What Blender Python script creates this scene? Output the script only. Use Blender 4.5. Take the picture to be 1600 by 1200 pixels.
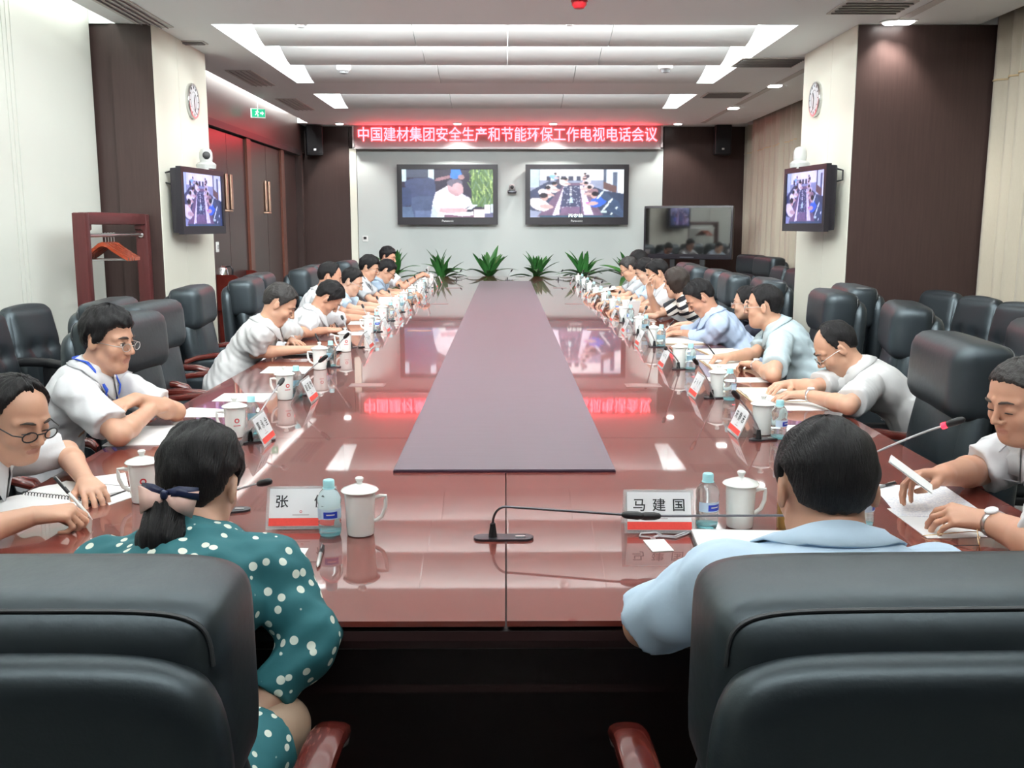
import bpy, bmesh, math, random
import numpy as np
from mathutils import Vector, Matrix, Euler

random.seed(7)
for o in list(bpy.data.objects):
    bpy.data.objects.remove(o)
scene = bpy.context.scene
COL = scene.collection
PI = math.pi

# ------------------------------------------------------------------ camera
F_PX, CAM_H, VPX, VPY = 1530.0, 1.55, 790.0, 352.0
pitch = math.atan((600 - VPY) / F_PX)
yaw = math.atan((800 - VPX) / (F_PX / math.cos(pitch)))
cam_d = bpy.data.cameras.new('camera')
cam_d.sensor_width = 36.0
cam_d.lens = 36.0 * F_PX / 1600.0
cam_d.clip_start = 0.05
cam = bpy.data.objects.new('camera', cam_d)
COL.objects.link(cam)
cam.location = (0, 0, CAM_H)
cam.rotation_euler = (PI / 2 - pitch, 0, -yaw)
scene.camera = cam

# ------------------------------------------------------------------ world, exposure
world = bpy.data.worlds.new('world')
scene.world = world
world.use_nodes = True
world.node_tree.nodes['Background'].inputs[0].default_value = (0.8, 0.85, 0.9, 1)
world.node_tree.nodes['Background'].inputs[1].default_value = 0.3
scene.view_settings.view_transform = 'Standard'
scene.view_settings.look = 'None'
scene.view_settings.gamma = 1
scene.view_settings.use_curve_mapping = False
scene.view_settings.exposure = 0.26

STRIP_W = 72.0      # one tube row behind a ceiling slat
SIDE_W = 19.0       # tube row along the side of the ceiling recess
COVE_W = 24.0       # tube row in the wall coves
SPOT_W = 60.0       # one downlight
RED_W = 5.0        # red light given off by the LED sign


def area_light(name, loc, direction, sx, sy, power, color=(1, 1, 1), long=(1, 0, 0)):
    """sx: size along the axis «long», sy: across it"""
    d = bpy.data.lights.new(name, 'AREA')
    d.shape = 'RECTANGLE'
    d.size, d.size_y = sx, sy
    d.energy = power
    d.color = color
    o = bpy.data.objects.new(name, d)
    COL.objects.link(o)
    z = -Vector(direction).normalized()
    x = (Vector(long) - z * z.dot(Vector(long))).normalized()
    o.matrix_world = Matrix.Translation(loc) @ Matrix((x, z.cross(x), z)).transposed().to_4x4()
    return o


def spot_light(name, loc, direction, power, angle=80, blend=0.6, color=(1, 0.97, 0.92), r=0.05):
    d = bpy.data.lights.new(name, 'SPOT')
    d.energy = power
    d.spot_size = math.radians(angle)
    d.spot_blend = blend
    d.color = color
    d.shadow_soft_size = r
    o = bpy.data.objects.new(name, d)
    COL.objects.link(o)
    o.location = loc
    o.rotation_euler = Vector(direction).to_track_quat('-Z', 'Y').to_euler()
    return o


CEIL = 3.18
TOP = 0.75
# slats of the ceiling recess: (start y, end y); flat beams lie between the groups
SLATS = [(-1.9, -0.9), (-0.9, 0.1), (0.1, 1.1), (2.1, 3.1), (3.1, 4.1), (4.1, 5.1), (5.1, 6.1) ,
         (8.43, 9.42), (9.42, 10.5), (10.5, 11.8), (12.75, 14.3)]
SLATS[6:7] = [(5.1, 6.2), (6.2, 7.4)]
BEAMS = [(-3.0, -1.9), (1.1, 2.1), (7.4, 8.43), (11.8, 12.75), (14.3, 16.9)]
RX = 2.42
for (y0, y1) in SLATS:
    if y0 < 0:          # the rows at the viewer's back are switched off
        continue
    w = STRIP_W
    area_light('slat_lamp', (0, y0 + 0.05, CEIL + 0.16), (0, 1, 0.12), 4.3, 0.05, w, (0.96, 1, 1))
for s in (-1, 1):
    for (a, b) in ((2.1, 7.4), (8.43, 11.8), (12.75, 14.3)):
        area_light('side_lamp', (s * (RX - 0.26), (a + b) / 2, CEIL + 0.37), (s, 0, -0.30), b - a - 0.2, 0.06, SIDE_W * (b - a) / 3.4, (0.96, 1, 1), (0, 1, 0))
for (a, b) in ((-2.6, 8.3), (9.9, 16.2)):
    area_light('cove_lamp', (-3.26, (a + b) / 2, CEIL + 0.17), (-0.55, 0, -1), b - a, 0.05, COVE_W * (b - a) / 8.0 * (1 if a < 0 else 2.2), (0.97, 1, 0.97), (0, 1, 0))

# ------------------------------------------------------------------ pixel helper
_cp, _sp, _cy, _sy = math.cos(pitch), math.sin(pitch), math.cos(yaw), math.sin(yaw)
FWD = Vector((_sy * _cp, _cy * _cp, -_sp))
RIGHT = Vector((_cy, -_sy, 0))
UP = RIGHT.cross(FWD)
CAM = Vector((0, 0, CAM_H))


def ray(px, py):
    return FWD + RIGHT * ((px - 800) / F_PX) + UP * ((600 - py) / F_PX)


def atz(px, py, z=TOP):
    d = ray(px, py)
    return CAM + d * ((z - CAM_H) / d.z)


def aty(px, py, y):
    d = ray(px, py)
    return CAM + d * (y / d.y)


def atx(px, py, x):
    d = ray(px, py)
    return CAM + d * (x / d.x)


def atd(px, py, dist):
    return CAM + ray(px, py) * dist


# ------------------------------------------------------------------ materials
def mat(name, color, rough=0.5, metal=0.0, spec=0.5, vary=0.0, scale=8.0, bump=0.0, bscale=60.0, coat=0.0, coat_rough=0.03,
        emit=None, estr=0.0, trans=0.0, ior=1.45, sub=0.0, stretch=None, sheen=0.0, alpha=1.0):
    m = bpy.data.materials.new(name)
    m.use_nodes = True
    nt = m.node_tree
    b = nt.nodes['Principled BSDF']
    c = (*color, 1) if len(color) == 3 else color
    b.inputs['Base Color'].default_value = c
    b.inputs['Roughness'].default_value = rough
    b.inputs['Metallic'].default_value = metal
    b.inputs['Specular IOR Level'].default_value = spec
    b.inputs['Coat Weight'].default_value = coat
    if name.startswith('black_leather'):
        b.inputs['Specular Tint'].default_value = (0.84, 1.0, 1.08, 1)
    b.inputs['Coat Roughness'].default_value = coat_rough
    b.inputs['Transmission Weight'].default_value = trans
    b.inputs['IOR'].default_value = ior
    b.inputs['Sheen Weight'].default_value = sheen
    b.inputs['Alpha'].default_value = alpha
    if sub:
        b.inputs['Subsurface Weight'].default_value = sub
        b.inputs['Subsurface Radius'].default_value = (0.012, 0.004, 0.002)
        b.inputs['Subsurface Scale'].default_value = 0.5
    if emit:
        b.inputs['Emission Color'].default_value = (*emit, 1)
        b.inputs['Emission Strength'].default_value = estr
    if vary or bump:
        tc = nt.nodes.new('ShaderNodeTexCoord')
        mp = nt.nodes.new('ShaderNodeMapping')
        nt.links.new(tc.outputs['Object'], mp.inputs[0])
        if stretch:
            mp.inputs['Scale'].default_value = stretch
    if vary:
        n = nt.nodes.new('ShaderNodeTexNoise')
        n.inputs['Scale'].default_value = scale
        n.inputs['Detail'].default_value = 5
        nt.links.new(mp.outputs[0], n.inputs['Vector'])
        mx = nt.nodes.new('ShaderNodeMix')
        mx.data_type = 'RGBA'
        lo = tuple(x * (1 - vary) for x in c[:3]) + (1,)
        hi = tuple(min(1, x * (1 + vary)) for x in c[:3]) + (1,)
        mx.inputs[6].default_value = lo
        mx.inputs[7].default_value = hi
        nt.links.new(n.outputs[0], mx.inputs[0])
        nt.links.new(mx.outputs[2], b.inputs['Base Color'])
    if bump:
        n2 = nt.nodes.new('ShaderNodeTexNoise')
        n2.inputs['Scale'].default_value = bscale
        n2.inputs['Detail'].default_value = 4
        nt.links.new(mp.outputs[0], n2.inputs['Vector'])
        bp = nt.nodes.new('ShaderNodeBump')
        bp.inputs['Strength'].default_value = bump
        bp.inputs['Distance'].default_value = 0.01
        nt.links.new(n2.outputs[0], bp.inputs['Height'])
        nt.links.new(bp.outputs[0], b.inputs['Normal'])
    return m


M = {}
M['white_wall'] = mat('cream_wall_panel', (0.68, 0.70, 0.64), 0.5, vary=0.03, scale=2)
M['seam'] = mat('panel_seam', (0.25, 0.26, 0.24), 0.6, vary=0.05)
M['column'] = mat('column_panel', (0.78, 0.78, 0.68), 0.5, vary=0.03, scale=2)
M['ceil'] = mat('ceiling_paint', (0.90, 0.93, 0.925), 0.7, vary=0.02, scale=1.5)
M['slat'] = mat('slat_paint', (0.84, 0.86, 0.85), 0.7, vary=0.02, scale=1.5)
M['dark_wood'] = mat('dark_veneer', (0.050, 0.030, 0.027), 0.36, spec=0.45, vary=0.25, scale=5, stretch=(14, 14, 0.7))
M['dark_wood2'] = mat('dark_veneer_door', (0.042, 0.017, 0.015), 0.3, spec=0.45, vary=0.25, scale=5, stretch=(14, 14, 0.7))
M['mid_wood'] = mat('brown_veneer_trim', (0.13, 0.045, 0.03), 0.35, vary=0.2, scale=5, stretch=(12, 12, 0.7))
M['red_wood'] = mat('red_wood', (0.10, 0.014, 0.010), 0.22, vary=0.25, scale=6, coat=0.6, coat_rough=0.08)
M['rack_wood'] = mat('rack_wood', (0.085, 0.02, 0.02), 0.35, vary=0.25, scale=5, stretch=(12, 12, 0.7))
M['hanger_wood'] = mat('hanger_wood', (0.30, 0.05, 0.02), 0.25, vary=0.2, scale=9, coat=0.5)
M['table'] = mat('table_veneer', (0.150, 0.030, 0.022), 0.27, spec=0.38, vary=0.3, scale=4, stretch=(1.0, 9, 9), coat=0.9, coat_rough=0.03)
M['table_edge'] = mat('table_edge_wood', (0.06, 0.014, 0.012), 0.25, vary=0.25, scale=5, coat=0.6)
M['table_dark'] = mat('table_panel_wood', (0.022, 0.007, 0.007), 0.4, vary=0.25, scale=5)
M['inlay'] = mat('inlay_satin', (0.118, 0.108, 0.132), 0.36, spec=0.5, vary=0.12, scale=5, stretch=(1.0, 14, 9))
M['inlay_edge'] = mat('inlay_edge', (0.04, 0.015, 0.03), 0.4, vary=0.1)
M['carpet'] = mat('carpet', (0.27, 0.265, 0.255), 0.95, vary=0.5, scale=120, bump=0.5, bscale=300)
M['board'] = mat('white_board_wall', (0.54, 0.585, 0.575), 0.45, vary=0.02, scale=2)
M['curtain'] = mat('curtain_cloth', (0.46, 0.415, 0.33), 0.85, vary=0.08, scale=30, stretch=(20, 20, 1), sheen=0.2)
M['leather'] = mat('black_leather', (0.011, 0.0145, 0.018), 0.40, spec=1.0, vary=0.15, scale=5, bump=0.05, bscale=220)
M['leather2'] = mat('black_leather_grey', (0.011, 0.0145, 0.018), 0.42, spec=1.0, vary=0.15, scale=5, bump=0.10, bscale=30)
M['thread'] = mat('seam_piping', (0.05, 0.053, 0.057), 0.4, vary=0.1)
M['plastic'] = mat('black_plastic', (0.012, 0.012, 0.014), 0.4, vary=0.1)
M['tv_frame'] = mat('tv_frame', (0.02, 0.018, 0.024), 0.3, vary=0.1)
M['gloss_black'] = mat('gloss_screen', (0.012, 0.013, 0.013), 0.04, spec=0.5, ior=2.4, coat=1.0, coat_rough=0.02, vary=0.05)
M['silver'] = mat('silver_metal', (0.62, 0.62, 0.62), 0.28, metal=1, vary=0.05)
M['neck_metal'] = mat('grey_neck', (0.40, 0.40, 0.42), 0.35, metal=0.2, vary=0.05)
M['socket'] = mat('socket_brown', (0.20, 0.115, 0.105), 0.3, vary=0.1)
M['socket2'] = mat('socket_grey', (0.26, 0.17, 0.16), 0.3, vary=0.1)
M['dark_metal'] = mat('gunmetal', (0.10, 0.10, 0.115), 0.35, metal=0.9, vary=0.1)
M['bronze'] = mat('bronze', (0.55, 0.36, 0.26), 0.35, metal=0.8, vary=0.1)
M['ceramic'] = mat('white_porcelain', (0.82, 0.83, 0.80), 0.15, coat=0.6, vary=0.015, scale=20)
M['logo_red'] = mat('red_print', (0.55, 0.02, 0.03), 0.4, vary=0.05)
M['grey_print'] = mat('grey_print', (0.42, 0.36, 0.37), 0.5, vary=0.05)
M['ink'] = mat('black_ink', (0.015, 0.015, 0.018), 0.6, vary=0.05)
M['card_red'] = mat('card_red_band', (0.75, 0.06, 0.045), 0.35, vary=0.12, scale=200)
M['card_white'] = mat('card_paper', (0.80, 0.81, 0.83), 0.3, vary=0.015)
M['paper'] = mat('white_paper', (0.85, 0.85, 0.85), 0.6, vary=0.01)
M['page'] = mat('cream_page', (0.84, 0.80, 0.74), 0.6, vary=0.02)
M['kraft'] = mat('tan_cover', (0.55, 0.42, 0.25), 0.5, vary=0.1)
M['text_grey'] = mat('printed_line', (0.45, 0.47, 0.55), 0.6, vary=0.02)
M['acrylic'] = mat('clear_acrylic', (0.96, 0.98, 0.98), 0.05, trans=0.75, ior=1.15, vary=0.005)
M['bottle'] = mat('blue_pet', (0.80, 0.96, 0.98), 0.05, trans=0.92, ior=1.12, vary=0.005)
M['cap'] = mat('cyan_cap', (0.42, 0.80, 0.86), 0.35, vary=0.03)
M['bottle_base'] = mat('cyan_pet', (0.42, 0.85, 0.90), 0.1, trans=0.75, ior=1.2, vary=0.01)
M['blue_label'] = mat('blue_label', (0.02, 0.05, 0.45), 0.35, vary=0.08)
M['pale_label'] = mat('pale_label', (0.55, 0.70, 0.85), 0.35, vary=0.05)
M['glass'] = mat('lens_glass', (0.97, 0.98, 0.98), 0.02, trans=0.95, ior=1.05, vary=0.002)
M['gold'] = mat('gold_wire', (0.70, 0.52, 0.30), 0.25, metal=1, vary=0.05)
M['leaf'] = mat('green_leaf', (0.035, 0.15, 0.035), 0.35, vary=0.45, scale=6)
M['leaf2'] = mat('mid_green_leaf', (0.06, 0.22, 0.05), 0.35, vary=0.4, scale=6)
M['pot'] = mat('grey_planter', (0.35, 0.33, 0.31), 0.5, vary=0.08)
M['soil'] = mat('soil', (0.05, 0.035, 0.025), 0.9, vary=0.3, bump=0.5)
M['white_plastic'] = mat('white_plastic', (0.80, 0.81, 0.80), 0.35, vary=0.01)
M['camera_shell'] = mat('camera_shell', (0.50, 0.51, 0.50), 0.4, vary=0.02)
M['grey_plastic'] = mat('grey_plastic', (0.33, 0.33, 0.34), 0.4, vary=0.05)
M['lamp'] = mat('lamp_lens', (1, 1, 1), 0.3, emit=(1, 0.98, 0.95), estr=14, vary=0.001)
M['led_text'] = mat('red_led', (0.8, 0.02, 0.05), 0.4, emit=(1.0, 0.062, 0.078), estr=11.0, vary=0.001)
M['led_panel'] = mat('led_panel', (0.36, 0.30, 0.31), 0.45, vary=0.05, scale=400)
M['led_frame'] = mat('led_frame', (0.42, 0.40, 0.41), 0.4, metal=0.5, vary=0.05)
M['red_dot'] = mat('mic_ring', (0.8, 0.02, 0.03), 0.4, emit=(1, 0.012, 0.03), estr=4, vary=0.001)
M['exit_green'] = mat('exit_green', (0.0, 0.25, 0.12), 0.4, emit=(0.0, 0.42, 0.2), estr=0.8, vary=0.001)
M['exit_white'] = mat('exit_white', (0.8, 0.9, 0.85), 0.4, emit=(0.75, 1, 0.9), estr=1.0, vary=0.001)
M['red_paint'] = mat('red_paint', (0.6, 0.02, 0.03), 0.35, vary=0.05)
M['vent'] = mat('vent_grey', (0.62, 0.60, 0.57), 0.6, vary=0.05)
M['vent_dark'] = mat('vent_slat_grey', (0.34, 0.32, 0.31), 0.7, vary=0.05)  # slats are a darker grey than the vent frame
M['skin'] = mat('skin', (0.56, 0.315, 0.215), 0.45, vary=0.10, scale=14, sub=0.10)
M['skin2'] = mat('skin_pale', (0.62, 0.375, 0.27), 0.45, vary=0.10, scale=14, sub=0.10)
M['skin3'] = mat('skin_ruddy', (0.52, 0.275, 0.185), 0.42, vary=0.12, scale=14, sub=0.10)
M['lip'] = mat('lip', (0.48, 0.225, 0.17), 0.4, vary=0.08)
M['hair'] = mat('black_hair', (0.010, 0.009, 0.010), 0.48, spec=0.3, vary=0.4, scale=30, bump=0.6, bscale=60, stretch=(9, 1, 1))
M['hair_grey'] = mat('grey_hair', (0.033, 0.030, 0.029), 0.5, spec=0.3, vary=0.7, scale=60, bump=0.6, bscale=70)
M['hair_brown'] = mat('brown_hair', (0.03, 0.02, 0.016), 0.4, vary=0.4, scale=30, bump=0.6, bscale=60, stretch=(9, 1, 1))
M['eye_dark'] = mat('eye_lash', (0.02, 0.013, 0.012), 0.3, vary=0.05)
M['eye_white'] = mat('eye_white', (0.7, 0.68, 0.65), 0.2, vary=0.02)
M['brow'] = mat('eyebrow', (0.05, 0.035, 0.03), 0.7, vary=0.2)
M['shirt_white'] = mat('white_shirt', (0.66, 0.66, 0.68), 0.8, vary=0.02, scale=30, bump=0.15, bscale=22)
M['shirt_offwhite'] = mat('offwhite_shirt', (0.60, 0.595, 0.595), 0.8, vary=0.03, scale=30, bump=0.15, bscale=22)
M['shirt_grey'] = mat('pale_grey_shirt', (0.50, 0.525, 0.55), 0.8, vary=0.03, scale=30, bump=0.15, bscale=22)
M['shirt_blue'] = mat('pale_blue_shirt', (0.44, 0.53, 0.70), 0.8, vary=0.03, scale=30, bump=0.15, bscale=22)
M['shirt_sky'] = mat('sky_shirt', (0.52, 0.66, 0.80), 0.8, vary=0.03, scale=30, bump=0.15, bscale=22)
M['shirt_mint'] = mat('mint_shirt', (0.47, 0.57, 0.61), 0.8, vary=0.03, scale=30, bump=0.15, bscale=22)
M['shirt_slate'] = mat('slate_blue_shirt', (0.27, 0.34, 0.43), 0.8, vary=0.05, scale=30, bump=0.15, bscale=22)
M['jacket'] = mat('navy_jacket', (0.02, 0.023, 0.04), 0.8, vary=0.1, scale=30, bump=0.15, bscale=22)
M['trousers'] = mat('dark_trousers', (0.02, 0.02, 0.024), 0.85, vary=0.15, scale=30, bump=0.2, bscale=30)
M['black_cloth'] = mat('black_cloth', (0.012, 0.012, 0.014), 0.8, vary=0.1)
M['stocking'] = mat('beige_stocking', (0.40, 0.27, 0.19), 0.5, vary=0.05)
M['lanyard'] = mat('blue_lanyard', (0.03, 0.10, 0.62), 0.6, vary=0.05)
M['cord'] = mat('grey_cord', (0.45, 0.45, 0.48), 0.5, vary=0.05)
M['bow_navy'] = mat('navy_ribbon', (0.012, 0.018, 0.06), 0.4, vary=0.1)
M['bow_pink'] = mat('pink_ribbon', (0.85, 0.55, 0.47), 0.5, vary=0.05)
M['watch_face'] = mat('watch_face', (0.75, 0.76, 0.78), 0.3, vary=0.02)
M['amber'] = mat('amber_glass', (0.55, 0.36, 0.12), 0.1, trans=0.6, ior=1.3, vary=0.05)
M['clock_face'] = mat('clock_face', (0.72, 0.75, 0.78), 0.35, vary=0.02)
M['steel_kettle'] = mat('kettle_steel', (0.72, 0.72, 0.72), 0.12, metal=1, vary=0.03)


def dots_material():
    m = mat('teal_polka_dress', (0.022, 0.135, 0.155), 0.75, bump=0.15, bscale=22)
    nt = m.node_tree
    b = nt.nodes['Principled BSDF']
    tc = nt.nodes.new('ShaderNodeTexCoord')
    v = nt.nodes.new('ShaderNodeTexVoronoi')
    v.inputs['Scale'].default_value = 33
    v.inputs['Randomness'].default_value = 0.6
    nt.links.new(tc.outputs['Object'], v.inputs['Vector'])
    r = nt.nodes.new('ShaderNodeValToRGB')
    r.color_ramp.elements[0].position = 0.28
    r.color_ramp.elements[0].color = (0.80, 0.84, 0.74, 1)
    r.color_ramp.elements[1].position = 0.30
    r.color_ramp.elements[1].color = (0.022, 0.135, 0.155, 1)
    nt.links.new(v.outputs['Distance'], r.inputs[0])
    nt.links.new(r.outputs[0], b.inputs['Base Color'])
    return m


def stripe_material():
    m = mat('striped_top', (0.8, 0.78, 0.74), 0.8, bump=0.1, bscale=22)
    nt = m.node_tree
    b = nt.nodes['Principled BSDF']
    tc = nt.nodes.new('ShaderNodeTexCoord')
    mp = nt.nodes.new('ShaderNodeMapping')
    mp.inputs['Rotation'].default_value = (0.0, 0.6, 0.3)
    w = nt.nodes.new('ShaderNodeTexWave')
    w.bands_direction = 'Z'
    w.inputs['Scale'].default_value = 5.2
    w.inputs['Distortion'].default_value = 0.3
    r = nt.nodes.new('ShaderNodeValToRGB')
    r.color_ramp.interpolation = 'CONSTANT'
    r.color_ramp.elements[0].color = (0.02, 0.022, 0.03, 1)
    r.color_ramp.elements[1].position = 0.48
    r.color_ramp.elements[1].color = (0.80, 0.78, 0.72, 1)
    nt.links.new(tc.outputs['Object'], mp.inputs[0])
    nt.links.new(mp.outputs[0], w.inputs['Vector'])
    nt.links.new(w.outputs[0], r.inputs[0])
    nt.links.new(r.outputs[0], b.inputs['Base Color'])
    return m


M['dots'] = dots_material()
M['stripes'] = stripe_material()


def lined_material():
    # printed sheet: rows of pale grey text lines
    m = mat('printed_sheet', (0.85, 0.85, 0.87), 0.6)
    nt = m.node_tree
    b = nt.nodes['Principled BSDF']
    tc = nt.nodes.new('ShaderNodeTexCoord')
    w = nt.nodes.new('ShaderNodeTexWave')
    w.bands_direction = 'Y'
    w.inputs['Scale'].default_value = 28
    n = nt.nodes.new('ShaderNodeTexNoise')
    n.inputs['Scale'].default_value = 150
    mu = nt.nodes.new('ShaderNodeMath')
    mu.operation = 'MULTIPLY'
    r = nt.nodes.new('ShaderNodeValToRGB')
    r.color_ramp.elements[0].position = 0.36
    r.color_ramp.elements[0].color = (0.85, 0.85, 0.87, 1)
    r.color_ramp.elements[1].position = 0.5
    r.color_ramp.elements[1].color = (0.5, 0.53, 0.66, 1)
    nt.links.new(tc.outputs['Object'], w.inputs['Vector'])
    nt.links.new(tc.outputs['Object'], n.inputs['Vector'])
    nt.links.new(w.outputs[0], mu.inputs[0])
    nt.links.new(n.outputs[0], mu.inputs[1])
    nt.links.new(mu.outputs[0], r.inputs[0])
    nt.links.new(r.outputs[0], b.inputs['Base Color'])
    return m


M['printed'] = lined_material()


# ------------------------------------------------------------------ mesh building
class MB:
    def __init__(self):
        self.v, self.f = [], []

    def add(self, vs, fs):
        n = len(self.v)
        self.v += [tuple(p) for p in vs]
        self.f += [tuple(i + n for i in f) for f in fs]
        return self

    def box(self, c, s, rot=None):
        x, y, z = s[0] / 2, s[1] / 2, s[2] / 2
        vs = [Vector(p) for p in ((-x, -y, -z), (x, -y, -z), (x, y, -z), (-x, y, -z), (-x, -y, z), (x, -y, z), (x, y, z), (-x, y, z))]
        if rot:
            R = Euler(rot).to_matrix()
            vs = [R @ v for v in vs]
        c = Vector(c)
        return self.add([v + c for v in vs], [(0, 3, 2, 1), (4, 5, 6, 7), (0, 1, 5, 4), (1, 2, 6, 5), (2, 3, 7, 6), (3, 0, 4, 7)])

    def bounds(self, x0, x1, y0, y1, z0, z1):
        return self.box(((x0 + x1) / 2, (y0 + y1) / 2, (z0 + z1) / 2), (x1 - x0, y1 - y0, z1 - z0))

    def cushion(self, c, s, r, puff=0.0, n=12, rot=None, fn=None):
        """rounded, slightly inflated box"""
        h = [s[0] / 2, s[1] / 2, s[2] / 2]
        r = min(r, *[x * 0.999 for x in h])
        ts = []
        for i in range(n + 1):
            ts.append(math.sin((i / n - 0.5) * PI))
        idx = {}
        vs, fs = [], []

        def vert(i, j, k):
            key = (i, j, k)
            if key in idx:
                return idx[key]
            u = [ts[i], ts[j], ts[k]]
            q = [u[a] * h[a] for a in range(3)]
            cl = [max(-(h[a] - r), min(h[a] - r, q[a])) for a in range(3)]
            d = [q[a] - cl[a] for a in range(3)]
            L = math.sqrt(sum(x * x for x in d)) or 1
            p = [cl[a] + d[a] / L * r for a in range(3)]
            if puff:
                for a in range(3):
                    if abs(u[a]) > 0.999:
                        o = [x for x in range(3) if x != a]
                        g = (1 - u[o[0]] ** 2) * (1 - u[o[1]] ** 2)
                        p[a] += math.copysign(puff * g * (h[a] / max(h) + 0.4 if h[a] > 0.3 * max(h) else 1), u[a])
            p = Vector(p)
            if fn:
                p = Vector(fn(p))
            idx[key] = len(vs)
            vs.append(p)
            return idx[key]

        for a in range(3):
            for side in (0, n):
                for i in range(n):
                    for j in range(n):
                        def g(i, j):
                            t = [0, 0, 0]
                            t[a] = side
                            t[(a + 1) % 3] = i
                            t[(a + 2) % 3] = j
                            return vert(*t)
                        q = (g(i, j), g(i + 1, j), g(i + 1, j + 1), g(i, j + 1))
                        fs.append(q if side else q[::-1])
        if rot:
            R = Euler(rot).to_matrix()
            vs = [R @ v for v in vs]
        c = Vector(c)
        return self.add([v + c for v in vs], fs)

    def pillow(self, c, w, h, d, r, e=6, puff=0.0, rx=0.0, nu=56, trace=None):
        """upright pad (width x, height z, depth y) with a rounded outline; trace=(arc angle, lowest z) returns a seam line on it"""
        hx, hz = w / 2, h / 2
        R = Matrix.Rotation(rx, 3, 'X')
        c = Vector(c)
        ang = [2 * PI * (i + .5) / nu for i in range(nu)]

        def ring(off, y, k=1.0):
            out = []
            for t in ang:
                cu, su = math.cos(t), math.sin(t)
                ex = 2 / e
                x = (hx - off) * math.copysign(abs(cu) ** ex, cu) * k
                z = (hz - off) * math.copysign(abs(su) ** ex, su) * k
                out.append(R @ Vector((x, y, z)) + c)
            return out
        if trace:
            th, zl = trace
            return [p for p in ring(r - r * math.sin(th) - .0015, (d / 2 - r if th < PI / 2 else r - d / 2) + r * math.cos(th)) if p.z > zl]
        rings = []
        for s_ in (.15, .45, .75, .92):
            rings.append(ring(r, d / 2 + puff * (1 - s_ * s_), s_))
        for i in range(9):
            th = PI * i / 8
            y = (d / 2 - r if th <= PI / 2 else r - d / 2) + r * math.cos(th)
            rings.append(ring(r - r * math.sin(th), y))
            if i == 4 and d / 2 - r > 1e-4:
                rings.append(ring(0, r - d / 2))
        for s_ in (.92, .75, .45, .15):
            rings.append(ring(r, -d / 2 - puff * (1 - s_ * s_), s_))
        n = len(rings)
        fs = [(k * nu + i, k * nu + (i + 1) % nu, (k + 1) * nu + (i + 1) % nu, (k + 1) * nu + i) for k in range(n - 1) for i in range(nu)]
        fs += [tuple(range(nu)), tuple((n - 1) * nu + i for i in reversed(range(nu)))]
        return self.add([p for q in rings for p in q], fs)

    def cyl(self, a, b, ra, rb=None, n=16, caps=True):
        a, b = Vector(a), Vector(b)
        rb = ra if rb is None else rb
        d = (b - a).normalized()
        u = d.orthogonal().normalized()
        w = d.cross(u)
        vs = []
        for p, r in ((a, ra), (b, rb)):
            for i in range(n):
                t = 2 * PI * i / n
                vs.append(p + (u * math.cos(t) + w * math.sin(t)) * r)
        fs = [(i, (i + 1) % n, n + (i + 1) % n, n + i) for i in range(n)]
        if caps:
            fs += [tuple(range(n - 1, -1, -1)), tuple(range(n, 2 * n))]
        return self.add(vs, fs)

    def lathe(self, prof, c=(0, 0, 0), n=24, axis=None, caps=True):
        c = Vector(c)
        vs, fs = [], []
        R = Vector((0, 0, 1)).rotation_difference(Vector(axis)).to_matrix() if axis else None
        for (r, z) in prof:
            for i in range(n):
                t = 2 * PI * i / n
                p = Vector((r * math.cos(t), r * math.sin(t), z))
                vs.append((R @ p if R else p) + c)
        m = len(prof)
        for k in range(m - 1):
            for i in range(n):
                j = (i + 1) % n
                fs.append((k * n + i, k * n + j, (k + 1) * n + j, (k + 1) * n + i))
        if caps:
            fs.append(tuple(range(n - 1, -1, -1)))
            fs.append(tuple((m - 1) * n + i for i in range(n)))
        return self.add(vs, fs)

    def tube(self, pts, r, n=8, flat=None):
        pts = [Vector(p) for p in pts]
        rs = r if isinstance(r, (list, tuple)) else [r] * len(pts)
        vs, fs = [], []
        u = None
        for k, p in enumerate(pts):
            d = (pts[min(k + 1, len(pts) - 1)] - pts[max(k - 1, 0)]).normalized()
            if u is None:
                u = d.orthogonal().normalized() if not flat else (Vector(flat) - d * d.dot(Vector(flat))).normalized()
            else:
                u = (u - d * u.dot(d)).normalized()
            w = d.cross(u)
            for i in range(n):
                t = 2 * PI * i / n
                vs.append(p + (u * math.cos(t) + w * math.sin(t)) * rs[k])
        m = len(pts)
        for k in range(m - 1):
            for i in range(n):
                j = (i + 1) % n
                fs.append((k * n + i, k * n + j, (k + 1) * n + j, (k + 1) * n + i))
        fs += [tuple(range(n - 1, -1, -1)), tuple((m - 1) * n + i for i in range(n))]
        return self.add(vs, fs)

    def prism(self, outline, thick, mtx):
        """outline in local xy, extruded along local z by thick; mtx places it"""
        n = len(outline)
        vs = [mtx @ Vector((x, y, 0)) for x, y in outline] + [mtx @ Vector((x, y, thick)) for x, y in outline]
        fs = [tuple(range(n - 1, -1, -1)), tuple(range(n, 2 * n))] + [(i, (i + 1) % n, n + (i + 1) % n, n + i) for i in range(n)]
        return self.add(vs, fs)

    def ribbon(self, rows):
        m = len(rows[0])
        vs = [p for r in rows for p in r]
        fs = [(k * m + i, k * m + i + 1, (k + 1) * m + i + 1, (k + 1) * m + i) for k in range(len(rows) - 1) for i in range(m - 1)]
        return self.add(vs, fs)

    def mesh(self, name, m, smooth=True, angle=40):
        me = bpy.data.meshes.new(name)
        me.from_pydata(self.v, [], self.f)
        me.materials.append(m)
        finish(me, smooth, angle)
        return me


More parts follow.
